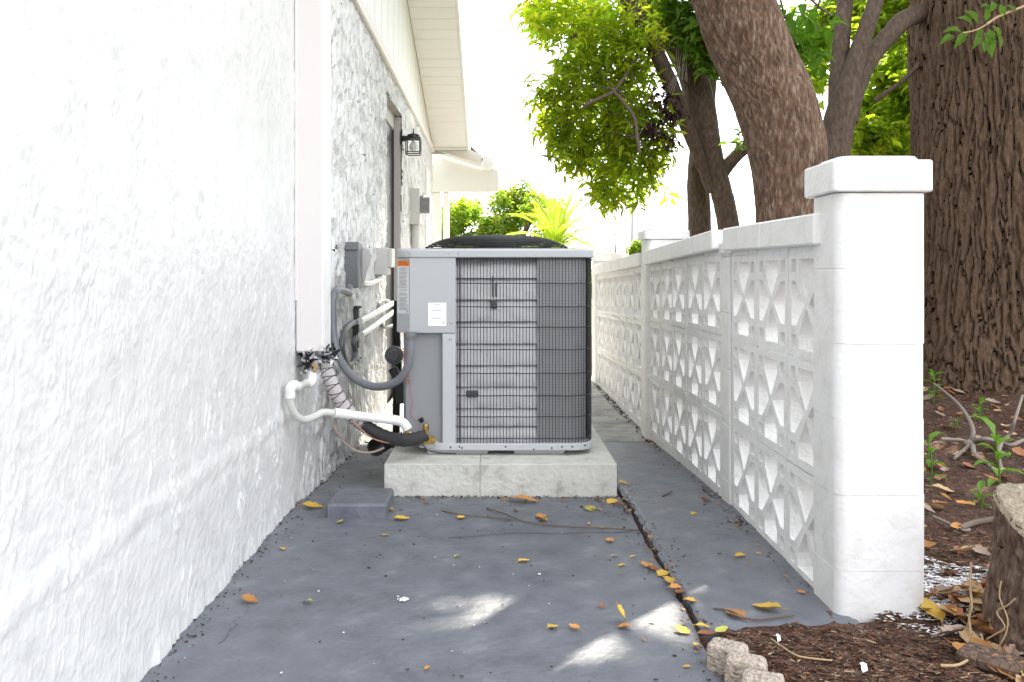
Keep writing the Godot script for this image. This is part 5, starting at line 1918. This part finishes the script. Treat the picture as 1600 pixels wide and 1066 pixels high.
	for q in [[1137, 1012, "topmost cast edging stone at the corner of the mulch"], [1166, 1034, "middle cast edging stone between two others"], [1192, 1062, "lowest cast edging stone at the bottom of the view"]]:
		var d: float = 1330.0 * .775 / (q[1] - 425.0 - 8)
		var c := Vector3((q[0] - 775.0) / 1330.0 * d, -.815, -d)
		var b := MB.new()
		# a squarish cast block with rounded, rough faces
		var pts := PackedVector3Array()
		var nu := 41
		var nv := 25
		var yaw := Basis(Vector3.UP, -.55 + .12 * k)
		for j in nv:
			var lat := lerpf(-PI / 2, PI / 2, j / (nv - 1.0))
			for i in nu:
				var lon := TAU * (i % (nu - 1)) / (nu - 1)
				var cl := pow(absf(cos(lat)), .30)
				var pp := Vector3(signf(cos(lon)) * pow(absf(cos(lon)), .30) * cl, signf(sin(lat)) * pow(absf(sin(lat)), .30), signf(sin(lon)) * pow(absf(sin(lon)), .30) * cl)
				pp += pp.normalized() * (.05 * sn3.get_noise_3d(pp.x * 1.6 + k * 9, pp.y * 1.6, pp.z * 1.6) + .018 * sn3.get_noise_3d(pp.x * 7 + k * 9, pp.y * 7, pp.z * 7))
				pts.append(c + yaw * (pp * Vector3(.040, .040, .025)))
		b.grid(pts, nu, nv, func(p): return p - c)
		var o := part("edging_stone", b, M.edging, self)
		tag(o, q[2], "edging stone", "edging stones along the mulch")
		k += 1
	stump(rng)
	seedlings(rng, kinds_of_leaf())

func kinds_of_leaf() -> Array:
	var o := []
	for k in 3:
		var b := MB.new()
		leaf(b, Vector3.ZERO, Vector3.FORWARD, Vector3.UP, 1.0, .34 + .05 * k, .25 + .1 * k)
		o.append(b.mesh())
	return o

func stump(rng: RandomNumberGenerator) -> void:
	var c := Vector3(1.262, -.84, -1.86)
	var s := thing("stump", "sawn off tree stump at the lower right corner, pale on top", "tree stump", c)
	var b := MB.new()
	var pts := PackedVector3Array()
	var nu := 141
	var nv := 90
	for j in nv:
		var f := j / (nv - 1.0)
		for i in nu:
			var an := TAU * (i % (nu - 1)) / (nu - 1)
			var r := .150 + .055 * pow(1.0 - f, 2.2) + .02 * sin(an * 3.0 + 1.0) * (1 - f * .5)
			var o := Vector3(cos(an), 0, sin(an))
			var rg := sn1.get_noise_3d(o.x * 3.2, f * 2.2, o.z * 3.2)
			r += .010 * -smoothstep(.5, 1.0, 1.0 - absf(rg) * 2.2) + .006 * sn3.get_noise_3d(o.x * 9, f * 8, o.z * 9)
			var top := .285 + .05 * o.z * -1.0 - .025 * o.x
			pts.append(c + o * r + Vector3.UP * (-.03 + (top + .03) * f))
	b.grid(pts, nu, nv, func(p): return Vector3(p.x - c.x, 0, p.z - c.z))
	part("bark", b, M.stump, s)
	b = MB.new()
	pts = PackedVector3Array()
	for j in 26:
		var f := j / 25.0
		for i in 81:
			var an := TAU * (i % 80) / 80
			var o := Vector3(cos(an), 0, sin(an))
			var r := (.150 + .02 * sin(an * 3.0 + 1.0) * .5 + .004) * f
			var top := .285 + .05 * o.z * f * -1.0 - .025 * o.x * f
			pts.append(c + o * r + Vector3.UP * (top + .030 * (1.0 - pow(f, 3.0)) + .005 * sn2.get_noise_2d(o.x * f * 5, o.z * f * 5) + .0012 * sn3.get_noise_2d(o.x * f * 9, o.z * f * 9) - (.012 if j == 25 else 0.0)))
	b.grid(pts, 81, 26, func(_p): return Vector3.UP)
	part("cut_face", b, M.cutwood, s)
	for k in 9:
		var an := rng.randf_range(1.7, 3.6)
		var o := Vector3(cos(an), 0, sin(an))
		var line := []
		var y := rng.randf_range(.05, .22)
		var l := rng.randf_range(.08, .2)
		for i in 6:
			var f := i / 5.0
			an += rng.randf_range(-.12, .12)
			line.append(c + Vector3(cos(an), 0, sin(an)) * (.178 + .045 * pow(1.0 - (y - l * f + .03) / .36, 2.0) + .01) + Vector3.UP * (y - l * f))
		b = MB.new()
		b.tube(smooth(line, 3), rng.randf_range(.0014, .0028), 5)
		part("rootlet", b, M.straw, s)
	# a chunk of fallen bark at its foot
	b = MB.new()
	b.box(Vector3(-.035, -.012, -.085), Vector3(.035, .022, .085), .010, Transform3D(Basis(Vector3.UP, .75), Vector3(1.03, -.80, -1.72)))
	var ch := part("bark_chunk", b, M.stump, self)
	tag(ch, "broken chunk of bark lying at the left foot of the stump", "bark chunk")

func seedlings(rng: RandomNumberGenerator, lk: Array) -> void:
	# x, y of the base, height in pixels, leaves, leaf length in pixels, label
	for q in [[1462, 768, 66, 9, 34, "low broad leaved seedling beside the big pillar's right edge"], [1572, 790, 102, 11, 44, "tall narrow leaved seedling behind the stump"], [1458, 632, 46, 13, 20, "leafy shoot against the pillar at the foot of the great tree"], [1530, 660, 30, 7, 22, "small yellowing seedling on the bare soil before the great trunk"], [1497, 672, 16, 4, 15, "tiniest seedling left of the yellowing one"], [1536, 797, 26, 6, 24, "short starry seedling left of the tall narrow leaved one"], [1610, 650, 60, 8, 40, "seedling cut by the right edge of the view"]]:
		var d := 3.0
		var x := 0.0
		for i in 14:
			x = (q[0] - 775.0) / 1330.0 * d
			d = 1330.0 * -soil_height(x, d) / (q[1] - 425.0)
		var base := Vector3(x, soil_height(x, d), -d)
		var px := d / 1330.0
		var t := thing("seedling", q[5], "seedling", base, "seedlings on the mulch")
		var top := base + Vector3(rng.randf_range(-.02, .02), q[2] * px, 0)
		var b := MB.new()
		b.tube(smooth([base - Vector3.UP * .02, base.lerp(top, .5) + Vector3(rng.randf_range(-.01, .01), 0, .005), top], 4), .0032, 6)
		part("stem", b, M.seedling, t)
		for k in q[3]:
			var f: float = .25 + .75 * k / (q[3] - 1.0)
			var az: float = k * 2.3 + rng.randf() * .6
			var dir := Vector3(cos(az), lerpf(-.05, .7, f * f), sin(az) * .8 + .2).normalized()
			var bs := Basis.looking_at(dir, Vector3.UP).scaled(Vector3.ONE * q[4] * px * rng.randf_range(.75, 1.1))
			put("leaf", lk[k % 3], M.seedling, t, Transform3D(bs, base.lerp(top, f) - base))
	# grey dead branch on the soil
	var at := func(x: float, y: float, lift: float) -> Vector3:
		var d := 3.6
		var xx := 0.0
		for i in 14:
			xx = (x - 775.0) / 1330.0 * d
			d = 1330.0 * -(soil_height(xx, d) + lift) / (y - 425.0)
		return P(x, y, d)
	var db := thing("dead_branch", "bare grey branched root lying on the soil before the great trunk", "dead branch", at.call(1516, 692, .0))
	for q in [[[1516, 692, .02], [1521, 675, .05], [1514, 655, .08], [1498, 632, .11], [1478, 614, .14], [1460, 600, .17]], [[1516, 692, .02], [1540, 686, .03], [1562, 690, .03], [1578, 678, .06], [1588, 650, .12], [1598, 618, .17]], [[1518, 695, .02], [1505, 705, .015], [1492, 716, .01]], [[1520, 696, .02], [1524, 712, .015], [1540, 722, .01], [1548, 730, .0]], [[1562, 690, .03], [1580, 696, .03], [1600, 688, .04], [1625, 684, .04]], [[1564, 692, .03], [1560, 712, .02], [1566, 736, .005]], [[1516, 692, .02], [1495, 688, .02], [1470, 686, .02]]]:
		var pts := []
		var rr := []
		for s in q.size():
			pts.append(at.call(q[s][0], q[s][1], q[s][2]))
			rr.append(lerpf(.011, .005, float(s) / q.size()))
		var b := MB.new()
		b.tube(smooth(pts, 4), smoothf(rr, 4), 8)
		part("limb", b, M.root, db)
	var b2 := MB.new()
	b2.lathe([Vector2(0, .022), Vector2(.02, .012), Vector2(.026, 0), Vector2(.018, -.016), Vector2(0, -.02)], at.call(1515, 694, .02), 10)
	part("knot", b2, M.root, db)

func _ready() -> void:
	# camera: level, its picture shifted so that uprights stay upright
	var cam := Camera3D.new()
	cam.projection = Camera3D.PROJECTION_FRUSTUM
	cam.near = .05
	cam.far = 600.0
	cam.size = .05 * 1066.0 / 1330.0
	cam.frustum_offset = Vector2(25.0, -108.0) / 1330.0 * .05
	add_child(cam)
	# sky, sun, exposure
	var sm := ProceduralSkyMaterial.new()
	sm.sky_top_color = Color(.92, .935, .965)
	sm.sky_horizon_color = Color(.97, .97, .98)
	sm.sky_curve = .2
	sm.ground_bottom_color = Color(.35, .36, .33)
	sm.ground_horizon_color = Color(.75, .76, .75)
	sm.sun_angle_max = 20.0
	sm.sun_curve = .1
	var env := Environment.new()
	env.background_mode = Environment.BG_SKY
	env.sky = Sky.new()
	env.sky.sky_material = sm
	env.tonemap_mode = Environment.TONE_MAPPER_LINEAR
	env.tonemap_exposure = 4.0
	env.sdfgi_enabled = true
	env.ssao_enabled = true
	env.ssil_enabled = true
	var we := WorldEnvironment.new()
	we.environment = env
	add_child(we)
	var towards := Vector3(.20, .78, -.58).normalized()
	var sun := DirectionalLight3D.new()
	sun.light_energy = 1.3
	sun.light_color = Color(1.0, .96, .88)
	sun.light_angular_distance = .5
	sun.shadow_enabled = true
	add_child(sun)
	sun.look_at_from_position(towards * 10.0, Vector3.ZERO, Vector3.UP)
	make_materials()
	house()
	paving()
	fences()
	trees(towards)
	distant()
	air_conditioner()
	services()
	litter()
